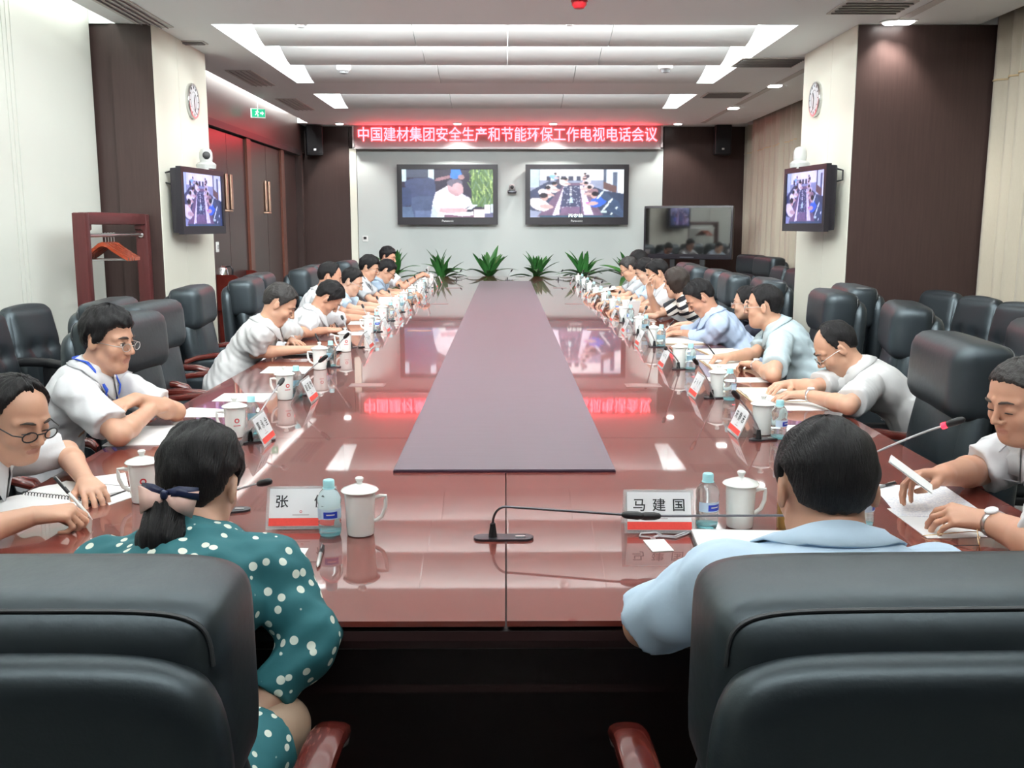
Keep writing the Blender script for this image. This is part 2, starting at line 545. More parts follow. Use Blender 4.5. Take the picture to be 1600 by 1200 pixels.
def finish(me, smooth=True, angle=40):
    bm = bmesh.new()
    bm.from_mesh(me)
    bmesh.ops.recalc_face_normals(bm, faces=bm.faces)
    lim = math.radians(angle)
    if smooth:
        for f in bm.faces:
            f.smooth = True
        for e in bm.edges:
            if len(e.link_faces) == 2 and e.calc_face_angle(0) > lim:
                e.smooth = False
    bm.to_mesh(me)
    bm.free()


def link(name, me, parent=None, loc=None, rot=None):
    o = bpy.data.objects.new(name, me)
    COL.objects.link(o)
    if parent is not None:
        o.parent = parent
    if loc is not None:
        o.location = loc
    if rot is not None:
        o.rotation_euler = rot
    return o


def part(name, mb, m, parent=None, smooth=True, angle=40, loc=None, rot=None, label=None):
    o = link(name, mb.mesh(name, m, smooth, angle), parent, loc, rot)
    if label:
        o['label'] = label
    return o


def thing(name, label, cat, loc=(0, 0, 0), rz=0.0, group=None):
    o = bpy.data.objects.new(name, None)
    o.empty_display_size = 0.1
    COL.objects.link(o)
    o.location = loc
    o.rotation_euler = (0, 0, rz)
    o['label'] = label
    o['category'] = cat
    if group:
        o['group'] = group
    return o


def tag(o, label, cat, group=None):
    o['label'] = label
    o['category'] = cat
    if group:
        o['group'] = group
    return o


def struct(name, mb, m, parent=None, smooth=False):
    o = link(name, mb.mesh(name, m, smooth), parent)
    if parent is None:
        o['kind'] = 'structure'
    return o


def dup(root, loc, rz, label=None, group=None):
    r = root.copy()
    COL.objects.link(r)
    r.location = loc
    r.rotation_euler = (0, 0, rz)
    if label:
        r['label'] = label
    if group:
        r['group'] = group
    for ch in list(root.children):
        c = ch.copy()
        COL.objects.link(c)
        c.parent = r
        for g in list(ch.children):
            d = g.copy()
            COL.objects.link(d)
            d.parent = c
    return r


def text_mesh(s, m, size=1.0, extrude=0.0, name='lettering', sx=1.0, spacing=1.0, bold=0.0):
    cu = bpy.data.curves.new(name, 'FONT')
    cu.body = s
    cu.size = size
    cu.align_x = 'CENTER'
    cu.align_y = 'CENTER'
    cu.extrude = extrude
    cu.offset = bold
    cu.space_character = spacing
    cu.resolution_u = 2
    o = bpy.data.objects.new(name, cu)
    COL.objects.link(o)
    dg = bpy.context.evaluated_depsgraph_get()
    me = bpy.data.meshes.new_from_object(o.evaluated_get(dg))
    bpy.data.objects.remove(o)
    me.name = name
    me.materials.clear()
    me.materials.append(m)
    if sx != 1.0:
        for v in me.vertices:
            v.co.x *= sx
    return me


# ------------------------------------------------------------------ distance-field surfaces for bodies and clothes
class Field:
    def __init__(self, lo, hi, h):
        self.h = h
        self.lo = np.array(lo, dtype=np.float64)
        self.n = np.ceil((np.array(hi) - self.lo) / h).astype(int) + 1
        self.F = np.full(tuple(self.n), 1.0, dtype=np.float32)

    def sub(self, blo, bhi):
        a = np.maximum(np.floor((np.array(blo) - self.lo) / self.h).astype(int), 0)
        b = np.minimum(np.ceil((np.array(bhi) - self.lo) / self.h).astype(int) + 1, self.n)
        if np.any(b <= a):
            return None
        ax = [(self.lo[i] + self.h * np.arange(a[i], b[i])).astype(np.float32) for i in range(3)]
        sl = tuple(slice(a[i], b[i]) for i in range(3))
        return sl, ax[0][:, None, None], ax[1][None, :, None], ax[2][None, None, :]

    def put(self, sl, d, k, neg=False):
        A = self.F[sl]
        if neg:
            d = -d
            hh = np.clip(0.5 + 0.5 * (A - d) / k, 0, 1)
            self.F[sl] = d + (A - d) * hh + k * hh * (1 - hh)
        else:
            hh = np.clip(0.5 + 0.5 * (d - A) / k, 0, 1)
            self.F[sl] = d + (A - d) * hh - k * hh * (1 - hh)

    def cone(self, a, b, ra, rb, k=0.01, neg=False, cut=None, squash=None):
        a, b = np.array(a, float), np.array(b, float)
        m = max(ra, rb) + k + 3 * self.h
        g = self.sub(np.minimum(a, b) - m, np.maximum(a, b) + m)
        if g is None:
            return
        sl, X, Y, Z = g
        ba = b - a
        L2 = max(float(ba @ ba), 1e-9)
        px, py, pz = X - a[0], Y - a[1], Z - a[2]
        t = np.clip((px * ba[0] + py * ba[1] + pz * ba[2]) / L2, 0, 1)
        dx, dy, dz = px - t * ba[0], py - t * ba[1], pz - t * ba[2]
        if squash is not None:
            ax, f = np.array(squash[0], float), squash[1]
            q = dx * ax[0] + dy * ax[1] + dz * ax[2]
            e = q * (f - 1)
            dx, dy, dz = dx + e * ax[0], dy + e * ax[1], dz + e * ax[2]
        d = np.sqrt(dx * dx + dy * dy + dz * dz) - (ra + (rb - ra) * t)
        if cut is not None:
            L = math.sqrt(L2)
            e = (px * ba[0] + py * ba[1] + pz * ba[2]) / L - L * cut
            d = np.maximum(d, e)
        self.put(sl, d, k, neg)

    def ell(self, c, R, rad, k=0.01, neg=False):
        """R: 3x3 whose columns are the ellipsoid's axes"""
        c = np.array(c, float)
        R = np.array(R, float)
        ext = np.sqrt(((R * np.array(rad)) ** 2).sum(1)) + k + 3 * self.h
        g = self.sub(c - ext, c + ext)
        if g is None:
            return
        sl, X, Y, Z = g
        px, py, pz = X - c[0], Y - c[1], Z - c[2]
        q = [px * R[0, i] + py * R[1, i] + pz * R[2, i] for i in range(3)]
        k0 = np.sqrt(sum((q[i] / rad[i]) ** 2 for i in range(3))) + 1e-6
        k1 = np.sqrt(sum((q[i] / rad[i] ** 2) ** 2 for i in range(3))) + 1e-6
        self.put(sl, k0 * (k0 - 1) / k1, k, neg)

    def at(self, p):
        q = np.clip(np.round((np.array(p) - self.lo) / self.h).astype(int), 0, self.n - 1)
        return float(self.F[tuple(q)])

    def outside(self, p, d, gap=.004):
        """push p along d until it clears the surface"""
        p, d = np.array(p, float), np.array(d, float)
        for _ in range(60):
            if self.at(p) > gap:
                break
            p = p + d * .003
        return p

    def wrinkle(self, seed, amp):
        rs = np.random.RandomState(seed)
        ax = [(self.lo[i] + self.h * np.arange(self.n[i])).astype(np.float32) for i in range(3)]
        X, Y, Z = ax[0][:, None, None], ax[1][None, :, None], ax[2][None, None, :]
        W = 0
        for i in range(4):
            d = rs.normal(size=3)
            d /= np.linalg.norm(d)
            f = 50 + 34 * i
            e = rs.normal(size=3)
            e /= np.linalg.norm(e)
            W = W + (amp / (1 + 0.35 * i)) * (lambda q: np.sign(q) * np.abs(q) ** 0.8)(np.sin(f * (X * d[0] + Y * d[1] + Z * d[2]) + 2.2 * np.sin(13 * (X * e[0] + Y * e[1] + Z * e[2]) + i) + rs.rand() * 6))
        self.F += W.astype(np.float32)

    def mesh(self, name, mats, off=(0, 0, 0), slotfn=None):
        F = self.F
        ins = F < 0
        nx, ny, nz = F.shape
        c8 = [ins[i:nx - 1 + i, j:ny - 1 + j, k:nz - 1 + k] for i in (0, 1) for j in (0, 1) for k in (0, 1)]
        s = np.zeros(c8[0].shape, dtype=np.int8)
        for c in c8:
            s += c
        act = (s > 0) & (s < 8)
        I = np.argwhere(act)
        idm = np.full(act.shape, -1, dtype=np.int64)
        idm[act] = np.arange(len(I))
        corner = {}
        for i in (0, 1):
            for j in (0, 1):
                for k in (0, 1):
                    corner[(i, j, k)] = F[I[:, 0] + i, I[:, 1] + j, I[:, 2] + k]
        acc = np.zeros((len(I), 3))
        cnt = np.zeros(len(I))
        for (i, j, k) in corner:
            for a in range(3):
                p = [i, j, k]
                if p[a] == 1:
                    continue
                q = list(p)
                q[a] = 1
                f0, f1 = corner[tuple(p)], corner[tuple(q)]
                m = (f0 < 0) != (f1 < 0)
                t = np.where(m, f0 / np.where(m, f0 - f1, 1), 0)
                pos = np.array(p, float)[None, :].repeat(len(I), 0)
                pos[:, a] = t
                acc += pos * m[:, None]
                cnt += m
        V = (I + acc / cnt[:, None]) * self.h + self.lo - np.array(off)
        quads = []
        for a in range(3):
            b, c = (a + 1) % 3, (a + 2) % 3
            A0 = np.take(ins, range(0, ins.shape[a] - 1), a)
            A1 = np.take(ins, range(1, ins.shape[a]), a)
            E = np.argwhere(A0 != A1)
            E = E[(E[:, b] > 0) & (E[:, c] > 0) & (E[:, b] < ins.shape[b] - 1) & (E[:, c] < ins.shape[c] - 1)]
            if not len(E):
                continue
            sg = A0[E[:, 0], E[:, 1], E[:, 2]]
            ids = []
            for (db, dc) in ((-1, -1), (0, -1), (0, 0), (-1, 0)):
                J = E.copy()
                J[:, b] += db
                J[:, c] += dc
                ids.append(idm[J[:, 0], J[:, 1], J[:, 2]])
            Q = np.stack(ids, 1)
            Q[~sg] = Q[~sg][:, ::-1]
            quads.append(Q)
        Q = np.concatenate(quads)
        Q = Q[(Q >= 0).all(1)]
        # one light smoothing pass
        nb = np.zeros_like(V)
        w = np.zeros(len(V))
        for i in range(4):
            a, b = Q[:, i], Q[:, (i + 1) % 4]
            for ax in range(3):
                nb[:, ax] += np.bincount(a, V[b, ax], len(V)) + np.bincount(b, V[a, ax], len(V))
            w += np.bincount(a, minlength=len(V)) + np.bincount(b, minlength=len(V))
        ok = w > 0
        V[ok] = V[ok] * 0.6 + nb[ok] / w[ok][:, None] * 0.4
        me = bpy.data.meshes.new(name)
        me.vertices.add(len(V))
        me.vertices.foreach_set('co', V.astype(np.float32).ravel())
        me.loops.add(len(Q) * 4)
        me.loops.foreach_set('vertex_index', Q.astype(np.int32).ravel())
        me.polygons.add(len(Q))
        me.polygons.foreach_set('loop_start', np.arange(0, len(Q) * 4, 4, dtype=np.int32))
        me.polygons.foreach_set('loop_total', np.full(len(Q), 4, dtype=np.int32))
        me.polygons.foreach_set('use_smooth', np.ones(len(Q), dtype=bool))
        for m in mats:
            me.materials.append(m)
        if slotfn is not None:
            C = V[Q].mean(1) + np.array(off)
            me.polygons.foreach_set('material_index', slotfn(C).astype(np.int32))
        me.update(calc_edges=True)
        return me

# ================================================================== the setting
WY = 16.9
struct('floor', MB().bounds(-4.6, 4.6, -4, 17.2, -0.1, 0), M['carpet'])

# left wall: cream panels up to the column, dark veneer with doors beyond it
wl = struct('wall_left', MB().bounds(-3.55, -3.43, -4, 8.4, 0, 3.55), M['seam'])
ys = [8.38, 7.05, 6.99, 6.93, 5.6, 5.54, 5.48, 4.1, 4.04, 3.98, 2.6, 1.1, -0.4, -1.9, -4.0]
for a, b in zip(ys[1:], ys[:-1]):
    part('wall_panel', MB().bounds(-3.43, -3.40, a + 0.006, b - 0.006, 0.12, 3.53), M['white_wall'], wl, False)
struct('baseboard_left', MB().bounds(-3.43, -3.385, -4, 8.38, 0, 0.115), M['dark_wood'])
wl2 = struct('wall_left_far', MB().bounds(-3.6, -3.43, 9.8, WY, 0, 3.55), M['dark_wood'])
part('header', MB().bounds(-3.43, -3.36, 9.86, WY, 2.74, 3.53), M['dark_wood'], wl2, False)
part('lintel', MB().bounds(-3.43, -3.30, 11.2, 16.2, 2.66, 2.74), M['plastic'], wl2, False)
for y, w in ((10.45, 0.10), (16.35, 0.12), (10.0, 0.2)):
    part('pilaster', MB().bounds(-3.43, -3.33, y, y + w, 0, 2.74 if y > 10.2 else 3.5), M['dark_wood'], wl2, False)
n = 0
for (y0, y1) in ((11.25, 12.95), (13.2, 14.9)):
    n += 1
    d = struct('door_%d' % n, MB().bounds(-3.43, -3.40, y0, y1 + 0.2, 0, 2.66), M['plastic'])
    for k in (0, 1):
        a = y0 + k * (y1 - y0) / 2
        lf = part('door_leaf', MB().bounds(-3.40, -3.36, a + 0.006, a + (y1 - y0) / 2 - 0.006, 0.02, 2.64), M['dark_wood2'], d, False)
        hy = a + (y1 - y0) / 2 - 0.1 if k == 0 else a + 0.1
        hp = part('pull_plate', MB().cushion((-3.345, hy, 1.95), (0.025, 0.085, 0.42), 0.01, n=4), M['bronze'], d)
    part('lever_handle', MB().tube([(-3.35, y0 + 0.6, 1.72), (-3.29, y0 + 0.6, 1.72), (-3.29, y0 + 0.75, 1.72)], 0.013), M['bronze'], d)
    part('door_post', MB().bounds(-3.43, -3.33, y1, y1 + 0.2, 0, 2.66), M['mid_wood'], d, False)
struct('trim_1', MB().bounds(-3.43, -3.31, 11.05, 11.25, 0, 2.66), M['mid_wood'])

# columns: cream face to the room, dark veneer to the viewer
for s, nm in ((-1, 'column_left'), (1, 'column_right')):
    c = struct(nm, MB().bounds(min(s * 2.93, s * 4.25), max(s * 2.93, s * 4.25), 8.44, 9.82, 0, 3.2), M['seam'])
    for a, b in ((8.40, 9.02), (9.026, 9.85)):
        part('face_panel', MB().bounds(min(s * 2.9, s * 2.93), max(s * 2.9, s * 2.93), a, b, 0.36, 3.18), M['column'], c, False)
    part('skirting', MB().bounds(min(s * 2.89, s * 2.93), max(s * 2.89, s * 2.93), 8.395, 9.855, 0, 0.355), M['dark_wood'], c, False)
    if s < 0:
        part('front_panel', MB().bounds(-3.245, -2.905, 8.395, 8.44, 0, 3.175), M['dark_wood'], c, False)
        part('reveal_panel', MB().bounds(-3.42, -3.25, 8.43, 8.46, 0, 3.53), M['dark_wood'], c, False)
    else:
        part('front_panel', MB().bounds(2.905, 4.25, 8.39, 8.44, 0, 3.175), M['dark_wood'], c, False)
    part('rear_panel', MB().bounds(min(s * 2.905, s * 4.25), max(s * 2.905, s * 4.25), 9.82, 9.85, 0, 3.175), M['dark_wood'], c, False)

# right wall behind the curtains
struct('wall_right', MB().bounds(4.25, 4.4, -4, WY, 0, 3.6), M['white_wall'])
struct('wall_front', MB().bounds(-3.55, 4.4, -4.15, -4, 0, 3.6), M['dark_wood'])

# back wall: dark veneer, white board between
wb = struct('wall_back', MB().bounds(-3.6, 4.4, WY, WY + 0.15, 0, 3.6), M['dark_wood'])
part('veneer_panel', MB().bounds(-3.43, -2.63, WY - 0.05, WY, 0, 3.18), M['dark_wood'], wb, False)
part('veneer_panel', MB().bounds(2.66, 4.2, WY - 0.05, WY, 0, 3.18), M['dark_wood'], wb, False)
part('white_board', MB().bounds(-2.5, 2.655, WY - 0.03, WY, 0, 2.82), M['board'], wb, False)
part('corner_strip', MB().bounds(-2.625, -2.51, WY - 0.04, WY, 0, 2.82), M['column'], wb, False)
part('cornice', MB().bounds(-2.625, 2.655, WY - 0.03, WY, 2.83, 3.18), M['dark_wood'], wb, False)

# ceiling: side soffits, beams, recess cap and curved slats
ce = struct('ceiling', MB().bounds(-3.6, 4.4, -4, 17.2, 3.6, 3.7), M['ceil'])
part('soffit', MB().bounds(-3.19, -RX, -4, WY, CEIL, 3.6), M['ceil'], ce, False)
part('soffit', MB().bounds(RX, 3.9, -4, WY, CEIL, 3.6), M['ceil'], ce, False)
for a, b in BEAMS:
    part('beam', MB().bounds(-RX, RX, a, b, CEIL, 3.6), M['ceil'], ce, False)
part('beam', MB().bounds(-3.42, -3.19, 8.4, 9.85, CEIL, 3.6), M['ceil'], ce, False)
part('beam', MB().bounds(-3.42, -3.19, 16.3, WY, CEIL, 3.6), M['ceil'], ce, False)
part('beam', MB().bounds(3.9, 4.25, 8.4, 9.85, CEIL, 3.6), M['ceil'], ce, False)
part('beam', MB().bounds(3.9, 4.25, 16.4, WY, CEIL, 3.6), M['ceil'], ce, False)
for y0, y1 in SLATS:
    xs = [-RX + 0.2, -0.82, 0.02, 0.95, RX - 0.2] if (y0 * 10) % 2 < 1 else [-RX + 0.2, -0.75, 0.78, RX - 0.2]
    for xa, xb in zip(xs[:-1], xs[1:]):
        rows, lo = [], []
        for i in range(9):
            t = i / 8
            y = y0 + 0.02 + t * (y1 - y0 - 0.02)
            z = CEIL + 0.36 * (1 - t) ** 1.5
            rows.append([(xa + 0.003, y, z), (xb - 0.003, y, z)])
            lo.append([(xa + 0.003, y, z + 0.03), (xb - 0.003, y, z + 0.03)])
        mb = MB()
        mb.ribbon(rows)
        mb.ribbon(lo)
        n = 18
        for i in range(8):
            for e in (0, 1):
                mb.f.append((2 * i + e, 2 * i + 2 + e, n + 2 * i + 2 + e, n + 2 * i + e))
        mb.f.append((0, 1, n + 1, n))
        mb.f.append((16, 17, n + 17, n + 16))
        part('slat_panel', mb, M['slat'], ce)


def ceiling_point(px, py):
    return atz(px, py, CEIL)


def downlight(p, label, square=False, power=SPOT_W, aim=(0, 0, -1), angle=95):
    t = thing('downlight', label, 'lamp', (p[0], p[1], CEIL), 0, 'recessed ceiling downlights')
    if square:
        part('trim_ring', MB().box((0, 0, -0.004), (0.17, 0.17, 0.012)), M['white_plastic'], t, False)
        part('lens', MB().cushion((0, 0, -0.014), (0.135, 0.135, 0.016), 0.007, n=4), M['lamp'], t)
    else:
        part('trim_ring', MB().lathe([(0.085, 0.002), (0.09, -0.008), (0.07, -0.012)], n=24), M['white_plastic'], t)
        part('lens', MB().lathe([(0.064, -0.012), (0.05, -0.024), (0.001, -0.03)], n=24), M['lamp'], t)
    if power:
        spot_light('downlight_lamp', (p[0], p[1], CEIL - 0.06), aim, power, angle)


for px, lb in ((528, 'leftmost of the four'), (714, 'second of four, over the left screen side of the'), (865, 'third of four, over the right screen side of the'), (1062, 'nearest the right speaker of the four')):
    x = aty(px, 184, 16.15).x
    names = {528: 'round downlight in the ceiling beside the wall speaker near the doors',
             714: 'round downlight in the ceiling above the first half of the red sign lettering',
             865: 'round downlight in the ceiling above the second half of the red sign lettering',
             1062: 'round downlight in the ceiling beside the wall speaker near the curtains'}
    downlight((x, 16.3), names[px], aim=(0, 0.32, -1), power=SPOT_W * 0.9)
tr = [ceiling_point(1412, 33), ceiling_point(1211, 133), ceiling_point(1146, 168), ceiling_point(1352, 58)]
for p, lb in zip(tr[:3], ('nearest square downlight in the ceiling slot along the curtains', 'middle square downlight in the ceiling slot beyond the column with the clock',
                          'farthest square downlight in the ceiling slot before the white sign wall')):
    downlight((p.x, p.y), lb, True, SPOT_W * 0.5)
downlight((3.12, 8.28), 'small round downlight washing the dark column face near the curtain', False, SPOT_W * 0.5, (0, 0.12, -1))
sx = tr[1].x
t = thing('track_slot', 'dark narrow slot in the ceiling holding the square downlights', 'ceiling slot', (sx, 6, CEIL))
for a, b in ((-9.8, tr[0].y - 6.12), (tr[0].y - 5.88, 2.38), (3.86, tr[1].y - 6.12), (tr[1].y - 5.88, tr[2].y - 6.12), (tr[2].y - 5.88, 10.2)):
    part('slot_strip', MB().bounds(-0.04, 0.04, a, b, -0.007, -0.0005), M['vent'], t, False)


def vent(p, sx, sy, label):
    t = thing('ceiling_vent', label, 'vent', (p[0], p[1], CEIL), 0, 'air vents in the lowered ceiling')
    part('frame', MB().bounds(-sx / 2 - .02, sx / 2 + .02, -sy / 2 - .02, sy / 2 + .02, -0.008, 0.002), M['vent'], t, False)
    k = max(3, int(sy / 0.07)) if sy < sx else max(3, int(sx / 0.05))
    for i in range(k):
        if sy < sx:
            y = -sy / 2 + (i + .5) * sy / k
            part('slat', MB().box((0, y, -0.014), (sx, 0.02, 0.006), (0.5, 0, 0)), M['vent_dark'], t, False)
        else:
            x = -sx / 2 + (i + .5) * sx / k
            part('slat', MB().box((x, 0, -0.014), (0.02, sy, 0.006), (0, 0.5, 0)), M['vent_dark'], t, False)


p = ceiling_point(205, 18)
vent(p, 0.22, 1.15, 'long grey ceiling vent above the cream wall panels')
p = ceiling_point(292, 66)
vent((p.x, p.y), 0.3, 0.12, 'small grey ceiling vent beside the left clock column')
p = ceiling_point(393, 122)
vent(p, 0.24, 1.1, 'long grey ceiling vent near the dark door wall')
p = ceiling_point(462, 163)
vent(p, 0.24, 1.2, 'long grey ceiling vent close to the exit sign')
p = ceiling_point(1362, 11)
vent(p, 0.5, 0.42, 'square grey ceiling vent beside the recess near the curtains')
p = ceiling_point(1200, 97)
vent(p, 0.6, 0.5, 'square grey ceiling vent before the right clock column')
p = ceiling_point(1133, 148)
vent(p, 0.5, 0.45, 'square grey ceiling vent nearest the sign on the curtain side')
for px, py, lb in ((537, 105, 'white dome camera on the ceiling slat on the door side'), (1040, 103, 'white dome camera on the ceiling slat on the curtain side')):
    p = atz(px, py, CEIL + 0.03)
    t = thing('ceiling_dome', lb, 'camera', (p.x, p.y, CEIL + 0.04))
    part('base', MB().lathe([(0.075, 0.02), (0.075, -0.035), (0.06, -0.05)]), M['white_plastic'], t)
    part('dome', MB().lathe([(0.055, -0.05), (0.04, -0.075), (0.002, -0.085)]), M['grey_plastic'], t)
for px, py, lb in ((470, 42, 'round white smoke detector on the nearest slat, door side'), (890, 39, 'round white smoke detector on the nearest slat, past the middle')):
    p = atz(px, py, CEIL + 0.04)
    t = thing('smoke_detector', lb, 'detector', (p.x, p.y, CEIL + 0.075))
    part('base', MB().lathe([(0.06, 0.03), (0.06, -0.01), (0.05, -0.02)]), M['white_plastic'], t)
    part('sensor', MB().lathe([(0.035, -0.02), (0.03, -0.04), (0.002, -0.043)]), M['white_plastic'], t)
p = ceiling_point(905, 1)
t = thing('fire_bell', 'red round device on the ceiling beam at the top edge', 'alarm', (p.x, p.y, CEIL))
part('dome', MB().lathe([(0.055, 0.0), (0.055, -0.03), (0.035, -0.055), (0.002, -0.06)]), M['red_paint'], t)
part('bracket', MB().lathe([(0.062, 0.0), (0.062, -0.008), (0.056, -0.010)]), M['red_paint'], t)


# curtains: folded cloth with a stitched band
def curtain(label, y0, y1, seed):
    t = thing('curtain', label, 'curtain', (4.05, y0, 0))
    rs = random.Random(seed)
    L = y1 - y0
    nn = int(L / 0.028)
    ph = [rs.uniform(0, 6) for _ in range(4)]

    def off(y, z):
        w = 0.6 + 0.4 * (1 - z / 3.5)
        return (0.05 * w * math.sin(26 * y + 0.9 * math.sin(3 * y + ph[0]) + 0.2 * z) + 0.02 * math.sin(9 * y + ph[1]) + 0.012 * math.sin(57 * y + ph[2] + 0.3 * z))

    def sheet(z0, z1, k, d):
        rows = []
        for j in range(k + 1):
            z = z0 + (z1 - z0) * j / k
            rows.append([(off(y0 + L * i / nn, z) + d, L * i / nn, z) for i in range(nn + 1)])
        mb = MB()
        mb.ribbon(rows)
        return mb
    cl = part('cloth', sheet(0.03, 3.5, 7, 0), M['curtain'], t, angle=180)
    so = cl.modifiers.new('thick', 'SOLIDIFY')
    so.thickness = 0.012
    bd = part('stitched_band', sheet(2.72, 2.735, 1, -0.008), M['kraft'], t, angle=180)
    so = bd.modifiers.new('thick', 'SOLIDIFY')
    so.thickness = 0.006
    part('curtain_rail', MB().bounds(-0.03, 0.03, 0, L, 3.5, 3.54), M['white_plastic'], t, False)


curtain('beige folded curtain hanging beside the near dark column', -1.5, 8.36, 3)
curtain('beige folded curtain hanging beyond the column by the black display', 9.9, 16.82, 5)

# ================================================================== table
tb = thing('conference_table', 'long glossy red-brown conference table with a matt centre strip', 'table', (0, 1.9, 0))
ty = [0, 1.75, 4.32, 6.88, 9.44, 12.0, 13.7]
for k in range(6):
    for s in (-1, 1):
        a, b = ty[k] + 0.0015, ty[k + 1] - 0.0015
        xi, xo = s * 0.002, s * 1.46
        if k in (0, 5):
            r, pts = 0.16, []
            yc = a if k == 0 else b
            sg = 1 if k == 0 else -1
            for i in range(9):
                an = PI / 2 * i / 8
                pts.append((xo - s * r + s * r * math.cos(an), yc + sg * (r - r * math.sin(an))))
            far = b if k == 0 else a
            out = [(xi, far), (xo, far)] + pts + [(xi, yc)]
        else:
            out = [(xi, a), (xo, a), (xo, b), (xi, b)]
        part('top_panel', MB().prism(out, 0.012, Matrix.Translation((0, 0, TOP - 0.012))), M['table'], tb, False)
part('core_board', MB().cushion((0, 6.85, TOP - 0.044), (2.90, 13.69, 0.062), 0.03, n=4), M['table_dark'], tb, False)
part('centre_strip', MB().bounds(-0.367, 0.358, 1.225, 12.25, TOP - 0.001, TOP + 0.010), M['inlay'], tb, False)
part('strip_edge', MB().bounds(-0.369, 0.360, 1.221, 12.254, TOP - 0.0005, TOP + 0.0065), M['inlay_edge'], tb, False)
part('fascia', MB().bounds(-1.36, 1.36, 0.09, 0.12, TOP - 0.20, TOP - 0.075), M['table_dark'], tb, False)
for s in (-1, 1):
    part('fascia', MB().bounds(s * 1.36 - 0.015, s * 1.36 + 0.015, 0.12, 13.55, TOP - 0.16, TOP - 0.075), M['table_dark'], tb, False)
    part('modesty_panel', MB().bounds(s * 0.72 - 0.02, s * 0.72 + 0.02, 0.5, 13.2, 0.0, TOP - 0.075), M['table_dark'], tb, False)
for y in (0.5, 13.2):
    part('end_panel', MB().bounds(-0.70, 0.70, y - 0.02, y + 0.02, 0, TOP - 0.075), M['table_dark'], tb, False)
for i, (x, y) in enumerate(((-0.70, 4.9), (0.695, 4.88), (-0.665, 7.5), (0.72, 7.57), (-0.68, 10.1), (0.7, 10.1), (-0.68, 12.7), (0.7, 12.7))):
    side = 'door' if x < 0 else 'curtain'
    lb = 'flat socket lid in the table top, %s along the %s side' % (('nearest', 'second', 'third', 'farthest')[i // 2], side)
    t = thing('socket_lid', lb, 'socket', (x, y, TOP), 0, 'socket lids in the table top')
    part('frame', MB().cushion((0, 0, 0.0005), (0.18, 0.11, 0.003), 0.001, n=4), M['socket'], t)
    part('flap', MB().cushion((0, 0, 0.002), (0.15, 0.085, 0.004), 0.0015, n=4), M['socket2'], t)

# ================================================================== back wall equipment
sg = thing('led_sign', 'wide LED message board with glowing red lettering above the two screens', 'sign', (0, 16.72, 0))
a, b = aty(551, 192, 16.72), aty(1034, 233, 16.72)
zc, zh, xc, xw = (a.z + b.z) / 2, abs(a.z - b.z), (a.x + b.x) / 2, abs(b.x - a.x)
part('panel', MB().box((xc, 0, zc), (xw, 0.10, zh)), M['led_panel'], sg, False)
fr = MB()
for s in (-1, 1):
    fr.box((xc, -0.06, zc + s * (zh / 2 - 0.012)), (xw, 0.03, 0.03))
    fr.box((xc + s * (xw / 2 - 0.015), -0.06, zc), (0.035, 0.03, zh))
part('frame', fr, M['led_frame'], sg, False)
la, lb_ = aty(559, 198, 16.65), aty(1027, 221, 16.65)
me = text_mesh('中国建材集团安全生产和节能环保工作电视电话会议', M['led_text'], 0.27, 0.004, 'lettering', 1.0, 1.0, 0.0022)
xsv = [v.co.x for v in me.vertices]
ysv = [v.co.y for v in me.vertices]
kx, ky = abs(lb_.x - la.x) / (max(xsv) - min(xsv)), abs(la.z - lb_.z) / (max(ysv) - min(ysv))
cx0, cy0 = (max(xsv) + min(xsv)) / 2, (max(ysv) + min(ysv)) / 2
for v in me.vertices:
    v.co.x, v.co.y = (v.co.x - cx0) * kx, (v.co.y - cy0) * ky
link('lettering', me, sg, ((la.x + lb_.x) / 2, -0.058, (la.z + lb_.z) / 2), (PI / 2, 0, 0))
area_light('sign_lamp', (xc, 16.60, zc), (0, -1, 0), xw * 0.95, 0.24, RED_W, (1, 0.03, 0.08))


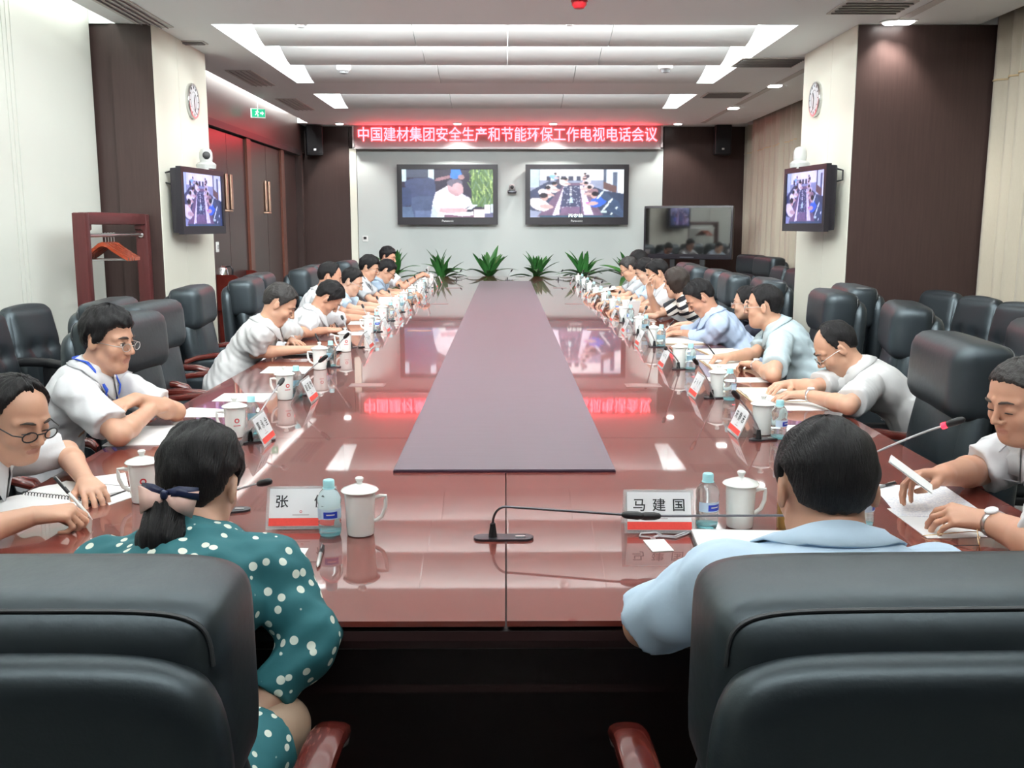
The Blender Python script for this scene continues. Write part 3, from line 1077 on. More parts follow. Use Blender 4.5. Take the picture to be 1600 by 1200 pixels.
# screens ------------------------------------------------------------
class Canvas:
    def __init__(self, w, h, c):
        self.w, self.h = w, h
        self.a = np.zeros((h, w, 3))
        self.a[:] = c
        self.X, self.Y = np.meshgrid((np.arange(w) + .5) / w, (np.arange(h) + .5) / h)

    def poly(self, pts, c):
        m = np.zeros(self.X.shape, bool)
        n = len(pts)
        for i in range(n):
            (x0, y0), (x1, y1) = pts[i], pts[(i + 1) % n]
            if y0 == y1:
                continue
            k = ((y0 > self.Y) != (y1 > self.Y)) & (self.X < (x1 - x0) * (self.Y - y0) / (y1 - y0) + x0)
            m ^= k
        self.a[m] = c
        return self

    def ell(self, x, y, rx, ry, c, ang=0):
        dx, dy = self.X - x, (self.Y - y)
        ca, sa = math.cos(ang), math.sin(ang)
        u, v = dx * ca + dy * sa, -dx * sa + dy * ca
        self.a[(u / rx) ** 2 + (v / ry) ** 2 < 1] = c
        return self

    def rect(self, x0, y0, x1, y1, c):
        self.a[(self.X > x0) & (self.X < x1) & (self.Y > y0) & (self.Y < y1)] = c
        return self

    def soften(self, seed, amp):
        """light and dark patches inside the flat shapes, then a small blur"""
        rs_ = np.random.RandomState(seed)
        g = np.zeros((self.h, self.w))
        for n_ in (9, 20, 44):
            k = rs_.rand(int(n_ * .6) + 2, n_ + 1)
            yi, xi = np.linspace(0, k.shape[0] - 1.001, self.h), np.linspace(0, k.shape[1] - 1.001, self.w)
            y0, x0 = yi.astype(int), xi.astype(int)
            fy, fx = (yi - y0)[:, None], (xi - x0)[None, :]
            g += (k[y0][:, x0] * (1 - fx) + k[y0][:, x0 + 1] * fx) * (1 - fy) + (k[y0 + 1][:, x0] * (1 - fx) + k[y0 + 1][:, x0 + 1] * fx) * fy
        self.a *= (1 + amp * (g / 3 - .5) * 2)[:, :, None]
        p = np.pad(self.a, ((1, 1), (1, 1), (0, 0)), 'edge')
        self.a = (p[1:-1, 1:-1] * 4 + (p[:-2, 1:-1] + p[2:, 1:-1] + p[1:-1, :-2] + p[1:-1, 2:]) * 1.2) / 8.8
        return self

    def noise(self, amp, seed=0):
        self.a *= 1 + amp * (np.random.RandomState(seed).rand(self.h, self.w, 1) - .5)
        return self


def srgb(r, g, b):
    return tuple(((x / 255 + 0.055) / 1.055) ** 2.4 if x > 10 else x / 255 / 12.92 for x in (r, g, b))


S = srgb
cv1 = Canvas(128, 72, S(46, 40, 62))
cv1.rect(0, 0.75, 0.05, 1, S(200, 225, 240)).rect(0.29, 0.75, 0.35, 1, S(205, 225, 240)).rect(0.05, 0.84, 0.28, 1, S(72, 80, 102))
cv1.poly([(0.05, 0.38), (0.03, 0.75), (0.1, 0.81), (0.3, 0.83), (0.36, 0.79), (0.37, 0.5), (0.33, 0.4)], S(66, 76, 112))
cv1.poly([(0.1, 0.0), (0.09, 0.4), (0.2, 0.45), (0.4, 0.45), (0.42, 0.1), (0.4, 0.0)], S(74, 88, 122))
cv1.poly([(0, 0.22), (0, 0.62), (0.07, 0.63), (0.1, 0.55), (0.1, 0.25)], S(58, 70, 106)).poly([(0, 0), (0, 0.22), (0.1, 0.23), (0.13, 0.0)], S(88, 108, 140))
cv1.rect(0.14, 0.0, 0.36, 0.14, S(96, 112, 150))
rs = random.Random(2)
cv1.poly([(0.77, 0.22), (0.76, 1), (1, 1), (1, 0.22)], S(92, 124, 72))
for i in range(70):
    x, y = rs.uniform(0.75, 1), rs.uniform(0.3, 1)
    cv1.ell(x, y, 0.006, rs.uniform(0.06, 0.16), rs.choice([S(130, 165, 90), S(70, 105, 60), S(165, 190, 120), S(110, 140, 110), S(60, 90, 60)]), rs.uniform(-0.35, 0.35))
cv1.poly([(0.36, 0.77), (0.38, 0.82), (0.53, 0.88), (0.53, 0.82), (0.42, 0.77)], S(160, 120, 130)).poly([(0.53, 0.82), (0.54, 1), (0.64, 1), (0.66, 0.88), (0.6, 0.8)], S(60, 130, 235)).ell(0.65, 0.84, 0.035, 0.05, S(175, 140, 145))
cv1.poly([(0.31, 0.0), (0.34, 0.35), (0.37, 0.52), (0.5, 0.66), (0.6, 0.6), (0.66, 0.5), (0.74, 0.42), (0.77, 0.27), (0.66, 0.15), (0.6, 0.05), (0.45, 0.0)], S(238, 234, 246))
cv1.poly([(0.31, 0.0), (0.34, 0.3), (0.38, 0.12), (0.44, 0.0)], S(196, 208, 234))
cv1.ell(0.585, 0.6, 0.085, 0.15, S(205, 165, 175), 0.2).ell(0.58, 0.72, 0.085, 0.085, S(110, 104, 122), 0.2).ell(0.61, 0.62, 0.06, 0.1, S(208, 168, 176)).ell(0.60, 0.47, 0.03, 0.03, S(190, 150, 160))
cv1.poly([(0.4, 0.12), (0.42, 0.2), (0.62, 0.2), (0.72, 0.18), (0.7, 0.1), (0.5, 0.08)], S(206, 172, 182))
cv1.poly([(0.7, 0.16), (0.76, 0.26), (0.84, 0.27), (0.76, 0.17)], S(222, 232, 248)).rect(0.45, 0.0, 0.8, 0.05, S(120, 90, 110))
cv1.poly([(0.52, 0.06), (0.6, 0.1), (0.78, 0.12), (0.78, 0.04), (0.66, 0.02)], S(240, 238, 250)).rect(0.79, 0.0, 0.91, 0.17, S(246, 226, 232)).rect(0.91, 0, 1, 0.14, S(96, 96, 130))
cv1.rect(0.91, 0.08, 0.97, 0.26, S(240, 244, 252)).rect(0.975, 0.1, 1, 0.28, S(205, 222, 240)).rect(0.38, 0.0, 0.46, 0.05, S(222, 240, 242)).ell(0.70, 0.46, 0.05, 0.012, S(70, 66, 92), -0.8)
cv1.noise(0.08)
cv1.soften(3, 0.30)

cv2 = Canvas(128, 72, S(150, 158, 186))
cv2.rect(0, 0.78, 0.78, 1, S(244, 244, 250)).rect(0.78, 0.55, 1, 1, S(214, 224, 238)).rect(0.78, 0.6, 0.81, 1, S(84, 96, 118)).rect(0.88, 0.55, 0.93, 0.94, S(92, 104, 128)).rect(0.94, 0.4, 1, 0.9, S(240, 244, 250))
cv2.rect(0, 0.62, 0.1, 1, S(186, 205, 222)).rect(0.1, 0.8, 0.16, 1, S(226, 234, 246)).rect(0.09, 0.6, 0.1, 1, S(110, 125, 140))
for x in (0.17, 0.26, 0.33, 0.41, 0.49, 0.56):
    cv2.rect(x, 0.76, x + 0.05, 0.86, S(62, 66, 92))
cv2.poly([(0.78, 0.75), (0.92, 0.65), (0.92, 0.5), (0.78, 0.6)], S(110, 84, 84))
cv2.poly([(0.0, 0.15), (0.2, 0.1), (0.36, 0.7), (0.2, 0.76), (0.0, 0.55)], S(62, 70, 100)).poly([(0.58, 0.72), (0.66, 0.66), (0.8, 0.55), (1, 0.5), (1, 0), (0.75, 0)], S(58, 70, 96))
cv2.poly([(0.08, 0.02), (0.37, 0.72), (0.55, 0.72), (0.78, 0.05), (0.76, 0.02)], S(118, 94, 122))
cv2.poly([(0.24, 0.04), (0.36, 0.66), (0.4, 0.66), (0.31, 0.06)], S(236, 226, 246)).poly([(0.53, 0.66), (0.56, 0.66), (0.68, 0.05), (0.58, 0.06)], S(232, 224, 244))
cv2.poly([(0.31, 0.1), (0.36, 0.66), (0.53, 0.66), (0.55, 0.1)], S(70, 74, 108)).rect(0.33, 0.08, 0.53, 0.22, S(126, 100, 134))
for i in range(60):
    cv2.ell(rs.uniform(0.33, 0.54), rs.uniform(0.2, 0.65), 0.004, 0.008, S(205, 210, 235))
for i in range(5):
    cv2.rect(0.425, 0.62 - i * 0.04, 0.445, 0.64 - i * 0.04, S(240, 242, 250))
cv2.poly([(0.415, 0.3), (0.43, 0.42), (0.445, 0.42), (0.46, 0.3)], S(205, 240, 250))


def fig(x, y, s, c, hc=S(32, 28, 40), lean=1):
    cv2.ell(x, y, 0.062 * s, 0.10 * s, c, lean * 0.5)
    cv2.ell(x + lean * 0.05 * s, y - 0.03 * s, 0.05 * s, 0.03 * s, S(212, 178, 178), lean * -0.2)
    cv2.ell(x + lean * 0.035 * s, y + 0.10 * s, 0.027 * s, 0.05 * s, S(206, 166, 160))
    cv2.ell(x + lean * 0.028 * s, y + 0.125 * s, 0.03 * s, 0.038 * s, hc)


fig(0.32, 0.72, 0.7, S(80, 70, 90)); fig(0.23, 0.6, 0.9, S(238, 232, 240)); fig(0.16, 0.5, 1.0, S(240, 234, 240)); fig(0.1, 0.27, 1.5, S(236, 226, 232))
fig(0.36, 0.72, 0.7, S(242, 236, 242)); fig(0.25, 0.84, 0.6, S(140, 190, 235)); fig(0.6, 0.73, 0.7, S(210, 200, 215), lean=-1)
fig(0.62, 0.62, 0.8, S(215, 200, 205), lean=-1); fig(0.66, 0.52, 0.9, S(150, 120, 130), lean=-1); fig(0.73, 0.33, 1.3, S(62, 110, 220), lean=-1); fig(0.6, 0.85, 0.5, S(70, 62, 80), lean=-1)
for (x, y) in ((0.8, 0.45), (0.9, 0.3), (0.95, 0.12), (0.86, 0.2)):
    cv2.ell(x, y, 0.05, 0.12, S(64, 82, 112), 0.4).ell(x - 0.05, y + 0.02, 0.012, 0.09, S(226, 240, 246), -0.4)
cv2.rect(0.1, 0.0, 0.9, 0.035, S(60, 84, 108)).rect(0.76, 0.1, 0.82, 0.14, S(200, 225, 232)).rect(0.59, 0.29, 0.635, 0.32, S(205, 90, 190))
cv2.noise(0.10, 1)
cv2.soften(4, 0.25)


def screen_mesh(cv, w, h, strength, tint=(1, 1, 1), flat=1.0):
    nx, ny = cv.w, cv.h
    vs = np.zeros(((ny + 1) * (nx + 1), 3))
    X, Z = np.meshgrid(np.linspace(-w / 2, w / 2, nx + 1), np.linspace(-h / 2, h / 2, ny + 1))
    vs[:, 0], vs[:, 2] = X.ravel(), Z.ravel()
    i, j = np.meshgrid(np.arange(nx), np.arange(ny))
    a = (j * (nx + 1) + i).ravel()
    Q = np.stack([a, a + 1, a + nx + 2, a + nx + 1], 1)
    me = bpy.data.meshes.new('picture')
    me.vertices.add(len(vs))
    me.vertices.foreach_set('co', vs.astype(np.float32).ravel())
    me.loops.add(len(Q) * 4)
    me.loops.foreach_set('vertex_index', Q.astype(np.int32).ravel())
    me.polygons.add(len(Q))
    me.polygons.foreach_set('loop_start', np.arange(0, len(Q) * 4, 4, dtype=np.int32))
    me.polygons.foreach_set('loop_total', np.full(len(Q), 4, dtype=np.int32))
    at = me.color_attributes.new('picture', 'FLOAT_COLOR', 'CORNER')
    colr = np.ones((len(Q), 4, 4), dtype=np.float32)
    colr[:, :, :3] = (cv.a.reshape(-1, 3) * np.array(tint))[:, None, :]
    at.data.foreach_set('color', colr.ravel())
    me.update(calc_edges=True)
    m = bpy.data.materials.new('screen_picture')
    m.use_nodes = True
    nt = m.node_tree
    b = nt.nodes['Principled BSDF']
    b.inputs['Base Color'].default_value = (0.01, 0.01, 0.012, 1)
    b.inputs['Roughness'].default_value = 0.25
    an = nt.nodes.new('ShaderNodeVertexColor')
    an.layer_name = 'picture'
    nt.links.new(an.outputs[0], b.inputs['Emission Color'])
    b.inputs['Emission Strength'].default_value = strength
    me.materials.append(m)
    return me


def television(label, loc, rz, w, h, cv, strength, tint=(1, 1, 1), brand='Panasonic', handles=False):
    """faces local -y"""
    t = thing('television', label, 'television', loc, rz)
    bz = 0.045 * h / 0.55
    fr = MB()
    fr.bounds(-w / 2, w / 2, -0.05, 0.0, -h / 2, h / 2)
    part('housing', MB().cushion((0, 0.02, 0), (w * 0.98, 0.09, h * 0.97), 0.02, n=6), M['tv_frame'], t)
    for (x0, x1, z0, z1) in ((-w / 2, w / 2, h / 2 - bz, h / 2), (-w / 2, w / 2, -h / 2, -h / 2 + bz * 1.5), (-w / 2, -w / 2 + bz, -h / 2 + bz * 1.5, h / 2 - bz), (w / 2 - bz, w / 2, -h / 2 + bz * 1.5, h / 2 - bz)):
        part('bezel', MB().bounds(x0, x1, -0.045, 0.0, z0, z1), M['tv_frame'], t, False)
    link('screen', screen_mesh(cv, w - 2 * bz, h - 2.5 * bz, strength, tint), t, (0, -0.03, bz * 0.25))
    if brand:
        link('brand_mark', text_mesh(brand, M['silver'], bz * 0.62, 0.001), t, (0, -0.0465, -h / 2 + bz * 0.75), (PI / 2, 0, 0))
    part('wall_mount', MB().box((0, 0.09, 0), (w * 0.4, 0.08, h * 0.5)), M['plastic'], t, False)
    if handles:
        part('carry_handle', MB().tube([(handles * w / 2 * 0.96, 0.06, h * 0.42), (handles * w / 2 * 0.96, 0.11, h * 0.40), (handles * w / 2 * 0.96, 0.11, h * 0.26), (handles * w / 2 * 0.96, 0.06, h * 0.24)], 0.008), M['plastic'], t)
    return t


for (x0, y0, x1, y1, cv, lb) in ((620, 257, 778, 351, cv1, 'wall screen showing a man in a white shirt reading'), (821, 257, 981, 351, cv2, 'wall screen showing a full meeting room seen from above')):
    a, b = aty(x0, y0, 16.72), aty(x1, y1, 16.72)
    tv = television(lb, ((a.x + b.x) / 2, 16.74, (a.z + b.z) / 2), 0, abs(b.x - a.x), abs(a.z - b.z), cv, 1.25)
    if cv is cv2:
        link('caption', text_mesh('西安特', M['exit_white'], 0.085, 0.001), tv, (-0.02, -0.034, -0.36), (PI / 2, 0, 0))

# column televisions, slightly turned towards the viewer
for s, lb in ((-1, 'small wall television on the cream column by the doors'), (1, 'small wall television on the cream column by the curtains')):
    if s < 0:
        A, B = atd(277, 315, 8.35), atd(344, 315, 9.25)
    else:
        A, B = atd(1231, 311, 9.25), atd(1297, 311, 8.35)
    d = B - A
    w = math.hypot(d.x, d.y)
    loc = ((A.x + B.x) / 2, (A.y + B.y) / 2, (A.z + B.z) / 2)
    television(lb, loc, math.atan2(d.y, d.x), w, 0.575, cv2, 1.1, (0.75, 0.72, 1.15), None, -1 if s < 0 else 1)
    cp = atd(322, 252, 8.95) if s < 0 else atd(1250, 250, 8.95)
    c = thing('ptz_camera', 'white tilting camera on a bracket above the television by the %s' % ('doors' if s < 0 else 'curtains'), 'camera', cp, 0)
    part('shelf', MB().box((s * 0.13, 0, -0.075), (0.34, 0.16, 0.012)), M['white_plastic'], c, False)
    part('base', MB().lathe([(0.085, -0.068), (0.09, -0.03), (0.07, -0.012), (0.04, 0.0)]), M['camera_shell'], c)
    part('head', MB().lathe([(0.055, -0.012), (0.06, 0.03), (0.058, 0.075), (0.045, 0.105), (0.02, 0.118), (0.001, 0.12)]), M['camera_shell'], c)
    if s < 0:
        part('lens', MB().lathe([(0.034, 0.0), (0.034, 0.02), (0.02, 0.024)], (0.018, -0.045, 0.05), axis=(0.35, -1, 0)), M['plastic'], c)
    # clocks
    cp = atx(298, 158, -2.9) if s < 0 else atx(1277, 155, 2.9)
    c = thing('wall_clock', 'round pale wall clock on the cream column by the %s' % ('doors' if s < 0 else 'curtains'), 'clock', cp, 0)
    ax = (-s, 0, 0)
    part('rim', MB().lathe([(0.155, 0.0), (0.16, 0.02), (0.155, 0.035), (0.14, 0.036), (0.14, 0.022)], axis=ax, n=32, caps=False), M['silver'], c)
    part('dial', MB().lathe([(0.142, 0.02), (0.141, 0.030), (0.001, 0.031)], axis=ax, n=32), M['clock_face'], c)
    for k in range(12):
        an = k * PI / 6
        part('hour_mark', MB().box((-s * 0.033, 0.122 * math.sin(an), 0.122 * math.cos(an)), (0.003, 0.008, 0.022), (s * 0 - an, 0, 0)), M['dark_metal'], c, False)
    for L, an, wd in ((0.065, 0.5, 0.010), (0.10, 3.0, 0.007)):
        part('clock_hand', MB().box((-s * 0.035, L / 2 * math.sin(an), L / 2 * math.cos(an)), (0.003, wd, L), (-an, 0, 0)), M['plastic'], c, False)
    part('inner_ring', MB().lathe([(0.082, 0.0305), (0.084, 0.0322), (0.078, 0.0305)], axis=ax, n=32, caps=False), M['grey_plastic'], c)

# wall camera between the screens, switch, speakers
p = aty(800, 297, 16.8)
c = thing('wall_camera', 'small dark camera mounted on the white wall between both screens', 'camera', p)
part('base', MB().cushion((0, -0.02, -0.03), (0.15, 0.12, 0.06), 0.02, n=6), M['dark_metal'], c)
part('head', MB().cushion((0, -0.06, 0.04), (0.11, 0.11, 0.11), 0.045, n=6), M['grey_plastic'], c)
part('lens', MB().lathe([(0.03, 0), (0.03, 0.02), (0.018, 0.024)], (0, -0.113, 0.045), axis=(0, -1, 0)), M['plastic'], c)
p = aty(571, 373, 16.86)
c = thing('wall_switch', 'small square wall switch with dark button on the white wall', 'switch', p)
part('plate', MB().cushion((0, 0, 0), (0.10, 0.02, 0.10), 0.006, n=4), M['white_plastic'], c)
part('button', MB().box((-0.005, -0.012, 0.012), (0.05, 0.008, 0.04)), M['plastic'], c, False)
for px, py, lb in ((491, 220, 'black wall speaker in the dark corner by the doors'), (1129, 219, 'black wall speaker in the dark corner by the curtains')):
    p = aty(px, py, 16.62)
    c = thing('wall_speaker', lb, 'speaker', p, 0.25 if px < 800 else -0.1)
    part('cabinet', MB().cushion((0, 0, 0), (0.27, 0.24, 0.48), 0.02, n=6), M['plastic'], c)
    part('grille', MB().cushion((0, -0.122, 0.01), (0.24, 0.012, 0.43), 0.005, n=5), M['black_cloth'], c)
    part('badge', MB().box((0, -0.130, -0.15), (0.04, 0.006, 0.03)), M['silver'], c, False)
    part('wall_bracket', MB().box((0, 0.16, 0), (0.06, 0.1, 0.12)), M['plastic'], c, False)

# floor standing display by the curtain
a, b = aty(1011, 321, 15.6), aty(1137, 405, 15.6)
w, h = (b.x - a.x) / math.cos(0.43), a.z - b.z
c = thing('floor_display', 'switched off glossy black display on a stand before the dark wall', 'television', ((a.x + b.x) / 2, 15.6, 0), -0.43)
z0 = (a.z + b.z) / 2
part('housing', MB().cushion((0, 0.03, z0), (w, 0.10, h), 0.02, n=6), M['tv_frame'], c)
part('glass_screen', MB().box((0, -0.022, z0 + 0.02), (w - 0.07, 0.006, h - 0.12)), M['gloss_black'], c, False)
part('control_strip', MB().box((0, -0.022, z0 - h / 2 + 0.03), (0.22, 0.008, 0.02)), M['dark_metal'], c, False)
part('stand_pole', MB().bounds(-0.28, -0.2, 0.02, 0.08, 0.05, z0), M['plastic'], c, False)
part('stand_pole', MB().bounds(0.2, 0.28, 0.02, 0.08, 0.05, z0), M['plastic'], c, False)
part('stand_base', MB().cushion((0, 0.05, 0.03), (0.95, 0.5, 0.06), 0.02, n=5), M['plastic'], c)

# exit sign over the doors
p = atx(403, 177, -3.2)
c = thing('exit_sign', 'small green lit exit sign with running figure above the doors', 'sign', p, 0.35)
c.scale = (0.55, 0.55, 0.75)
part('housing', MB().box((0, 0, 0), (0.34, 0.06, 0.16)), M['white_plastic'], c, False)
part('lit_face', MB().box((0.01, -0.032, 0), (0.30, 0.006, 0.13)), M['exit_green'], c, False)
g = MB()
for sgm, r in (((( -0.02, 0.03), (-0.03, 0.0)), 0.011), (((-0.03, 0.0), (0.0, -0.03)), 0.008), (((0.0, -0.03), (-0.01, -0.055)), 0.008), (((-0.03, 0.0), (-0.065, -0.03)), 0.008), (((-0.02, 0.025), (0.02, 0.015)), 0.007), (((-0.022, 0.025), (-0.06, 0.02)), 0.007)):
    (x0, z0_), (x1, z1_) = sgm
    g.cyl((x0, -0.036, z0_), (x1, -0.036, z1_), r, r, 8)
g.lathe([(0.013, 0), (0.013, 0.004), (0.002, 0.005)], (-0.012, -0.035, 0.047), 10, (0, -1, 0))
g.prism([(0.05, -0.012), (0.09, -0.012), (0.09, -0.035), (0.13, 0), (0.09, 0.035), (0.09, 0.012), (0.05, 0.012)], 0.004, Matrix.Translation((0, -0.034, 0)) @ Matrix.Rotation(PI / 2, 4, 'X'))
part('running_figure', g, M['exit_white'], c)
part('hanger_rod', MB().cyl((0, 0, 0.08), (0, 0, (CEIL - p.z) / 0.75), 0.008), M['white_plastic'], c)

# light switch on the door post, tea cabinets and kettle behind the column
p = atx(339, 386, -3.36)
c = thing('door_switch', 'narrow white switch plate on the dark wall beyond the column', 'switch', p)
part('plate', MB().cushion((0.005, 0, 0), (0.016, 0.09, 0.12), 0.005, n=4), M['white_plastic'], c)
part('rocker', MB().box((0.015, 0, 0), (0.006, 0.04, 0.05)), M['grey_plastic'], c, False)


def tea_stand(p, label, rz):
    """small wooden stand with a round-cornered back board"""
    c = thing('tea_stand', label, 'stand', (p[0], p[1], 0), rz)
    top = p[2]
    out = []
    for sx in (-1, 1):
        for i in range(7):
            an = PI / 2 * i / 6
            an = an if sx > 0 else PI / 2 - an
            if sx > 0:
                out.append((0.25 - 0.09 + 0.09 * math.cos(an), -0.09 + 0.09 * math.sin(an)))
    out2 = out + [(-x, y) for x, y in reversed(out)]
    out2 = [(0.25, -0.42)] + out2 + [(-0.25, -0.42)]
    part('back_board', MB().prism(out2, 0.025, Matrix.Translation((0, -0.2, top)) @ Matrix.Rotation(PI / 2, 4, 'X')), M['red_wood'], c, False)
    part('shelf', MB().bounds(-0.24, 0.24, -0.2, 0.2, top - 0.14, top - 0.115), M['red_wood'], c, False)
    part('body', MB().bounds(-0.24, 0.24, -0.19, 0.2, 0.06, top - 0.14), M['red_wood'], c, False)
    part('plinth', MB().bounds(-0.22, 0.22, -0.17, 0.18, 0, 0.06), M['plastic'], c, False)
    return c


p1 = atd(356, 428, 11.6)
tea_stand((p1.x - 0.05, p1.y, p1.z), 'dark red wooden stand beneath the steel kettle beyond the column', 0.0)
p2 = atd(382, 421, 12.9)
tea_stand((p2.x, p2.y, p2.z), 'second dark red wooden stand, farther along the door wall', 0.0)
p = atd(351, 421, 11.75)
c = thing('kettle', 'shiny steel electric kettle standing on the dark red stand', 'kettle', (p.x, p1.y + 0.03, p1.z - 0.115))
part('body', MB().lathe([(0.085, 0.0), (0.09, 0.02), (0.075, 0.15), (0.062, 0.19)]), M['steel_kettle'], c)
part('lid', MB().lathe([(0.062, 0.19), (0.05, 0.205), (0.012, 0.21), (0.014, 0.225), (0.002, 0.228)]), M['red_wood'], c)
part('handle', MB().tube([(0.055, 0, 0.20), (0.11, 0, 0.205), (0.135, 0, 0.16), (0.125, 0, 0.07), (0.092, 0, 0.035)], 0.012), M['plastic'], c)
part('spout', MB().cyl((-0.07, 0, 0.15), (-0.105, 0, 0.185), 0.02, 0.012), M['steel_kettle'], c)

# coat rack with hangers
c = thing('coat_rack', 'dark red wooden coat rack with chrome rail by the cream wall', 'rack', (-3.03, 7.68, 0))
for y in (-0.58, 0.62):
    part('post', MB().cushion((0, y, 0.82), (0.10, 0.085, 1.64), 0.012, n=4), M['rack_wood'], c)
    part('foot', MB().cushion((0, y, 0.03), (0.42, 0.09, 0.06), 0.012, n=4), M['rack_wood'], c)
    k = 1 if y < 0 else -1
    yy = y + k * 0.042
    part('corner_bracket', MB().prism([(yy, 1.56), (yy + k * 0.075, 1.56), (yy + k * 0.075, 1.52), (yy + k * 0.04, 1.51), (yy + k * 0.015, 1.48), (yy, 1.44)], 0.05, Matrix(((0, 0, 1, -0.025), (1, 0, 0, 0), (0, 1, 0, 0), (0, 0, 0, 1)))), M['rack_wood'], c, False)
part('top_rail', MB().cushion((0, 0.02, 1.60), (0.085, 1.12, 0.09), 0.01, n=4), M['rack_wood'], c)
part('bottom_rail', MB().cushion((0, 0.02, 0.14), (0.06, 1.12, 0.06), 0.01, n=4), M['rack_wood'], c)
part('hanging_rail', MB().cyl((0, -0.55, 1.475), (0, 0.58, 1.475), 0.013), M['silver'], c)
part('rail_end', MB().cyl((0, 0.56, 1.475), (0, 0.585, 1.475), 0.024), M['silver'], c)
for i in range(5):
    h = thing('coat_hanger', ('nearest', 'second', 'third', 'fourth', 'farthest')[i] + ' of five brown wooden hangers on the chrome rail', 'hanger', (-3.03, 7.46 + i * 0.055, 1.475), 0.12 - 0.03 * i, 'wooden hangers on the coat rack')
    h.scale = (0.84, 1, 0.92)
    part('hook', MB().tube([(0.012 * math.cos(a), 0, 0.006 + 0.014 * math.sin(a)) for a in [-0.5 + j * 0.6 for j in range(7)]] + [(0, 0, -0.02), (0, 0, -0.075)], 0.003, 6), M['silver'], h)
    arc = [(-0.215, -0.195), (-0.16, -0.165), (-0.08, -0.115), (-0.035, -0.08), (0, -0.07), (0.035, -0.08), (0.08, -0.115), (0.16, -0.165), (0.215, -0.195)]
    rows = []
    for x, z in arc:
        wv, hv = 0.015 + 0.012 * abs(x) / 0.2, 0.017 - 0.003 * abs(x) / 0.2
        rows.append([(x, -wv, z - hv), (x, wv, z - hv), (x, wv, z + hv), (x, -wv, z + hv), (x, -wv, z - hv)])
    mb = MB().ribbon(rows)
    mb.f.append((0, 1, 2, 3))
    mb.f.append(tuple(40 + q for q in (0, 1, 2, 3)))
    part('shoulder_bar', mb, M['hanger_wood'], h)
    part('trouser_bar', MB().cyl((-0.20, 0, -0.20), (0.20, 0, -0.20), 0.006), M['silver'], h)


# ================================================================== chairs
def make_executive():
    t = thing('executive_chair', 'proto', 'chair', (0, 0, 0), 0, 'black leather executive chairs around the table')
    part('seat', MB().cushion((0, 0.03, 0.43), (0.56, 0.56, 0.15), 0.07, 0.02), M['leather2'], t)
    part('seat_pan', MB().cushion((0, 0.0, 0.34), (0.50, 0.50, 0.05), 0.02, n=5), M['plastic'], t)
    part('backrest', MB().cushion((0, -0.25, 0.70), (0.57, 0.16, 0.52), 0.08, 0.03, rot=(0.16, 0, 0)), M['leather2'], t)
    part('back_shell', MB().pillow((0, -0.378, 0.705), 0.66, 0.71, 0.09, 0.042, 7, 0.006, 0.05), M['leather'], t, angle=70)
    hp = ((0, -0.275, 0.968), 0.635, 0.30, 0.235, 0.070, 8, 0.006, 0.05)
    hd = part('headrest', MB().pillow(*hp), M['leather2'], t, angle=70)
    pts = MB().pillow(*hp[:5], 8, 0.006, 0.05, trace=(PI * 0.70, 0.93))
    pts.sort(key=lambda p: -math.atan2(p.x, p.z - 0.93))
    part('seam', MB().tube(pts, 0.0028, 6), M['thread'], hd)
    for s in (-1, 1):
        x = s * 0.335
        a = part('armrest', MB().ribbon([]) if False else arm_mesh(x), M['red_wood'], t)
        part('arm_panel', MB().cushion((s * 0.325, -0.05, 0.535), (0.05, 0.38, 0.20), 0.022, 0.004, n=8), M['leather2'], t)
    part('gas_column', MB().cyl((0, 0, 0.1), (0, 0, 0.33), 0.03), M['dark_metal'], t)
    for k in range(5):
        an = k * 2 * PI / 5 + 0.3
        L = part('leg', MB().cyl((0.02 * math.cos(an), 0.02 * math.sin(an), 0.115), (0.29 * math.cos(an), 0.29 * math.sin(an), 0.075), 0.026, 0.016, 8), M['red_wood'], t)
        part('caster', MB().cyl((0.29 * math.cos(an) - 0.02 * math.sin(an), 0.29 * math.sin(an) + 0.02 * math.cos(an), 0.03), (0.29 * math.cos(an) + 0.02 * math.sin(an), 0.29 * math.sin(an) - 0.02 * math.cos(an), 0.03), 0.03, 0.03, 12), M['plastic'], L)
    return t


def arm_mesh(x):
    mb = MB()
    prof = [(-0.28, 0.605), (-0.2, 0.635), (-0.08, 0.652), (0.05, 0.655), (0.15, 0.648), (0.215, 0.628), (0.238, 0.60)]
    rows = []
    for i, (y, z) in enumerate(prof):
        w = 0.034 if 0 < i < len(prof) - 1 else 0.026
        ring = []
        for k in range(13):
            a = 2 * PI * k / 12
            ring.append((x + w * math.copysign(abs(math.cos(a)) ** 0.7, math.cos(a)), y, z + 0.02 * math.copysign(abs(math.sin(a)) ** 0.8, math.sin(a))))
        rows.append(ring)
    mb.ribbon(rows)
    n = 13
    mb.f.append(tuple(range(12)))
    mb.f.append(tuple((len(rows) - 1) * n + i for i in range(12)))
    return mb


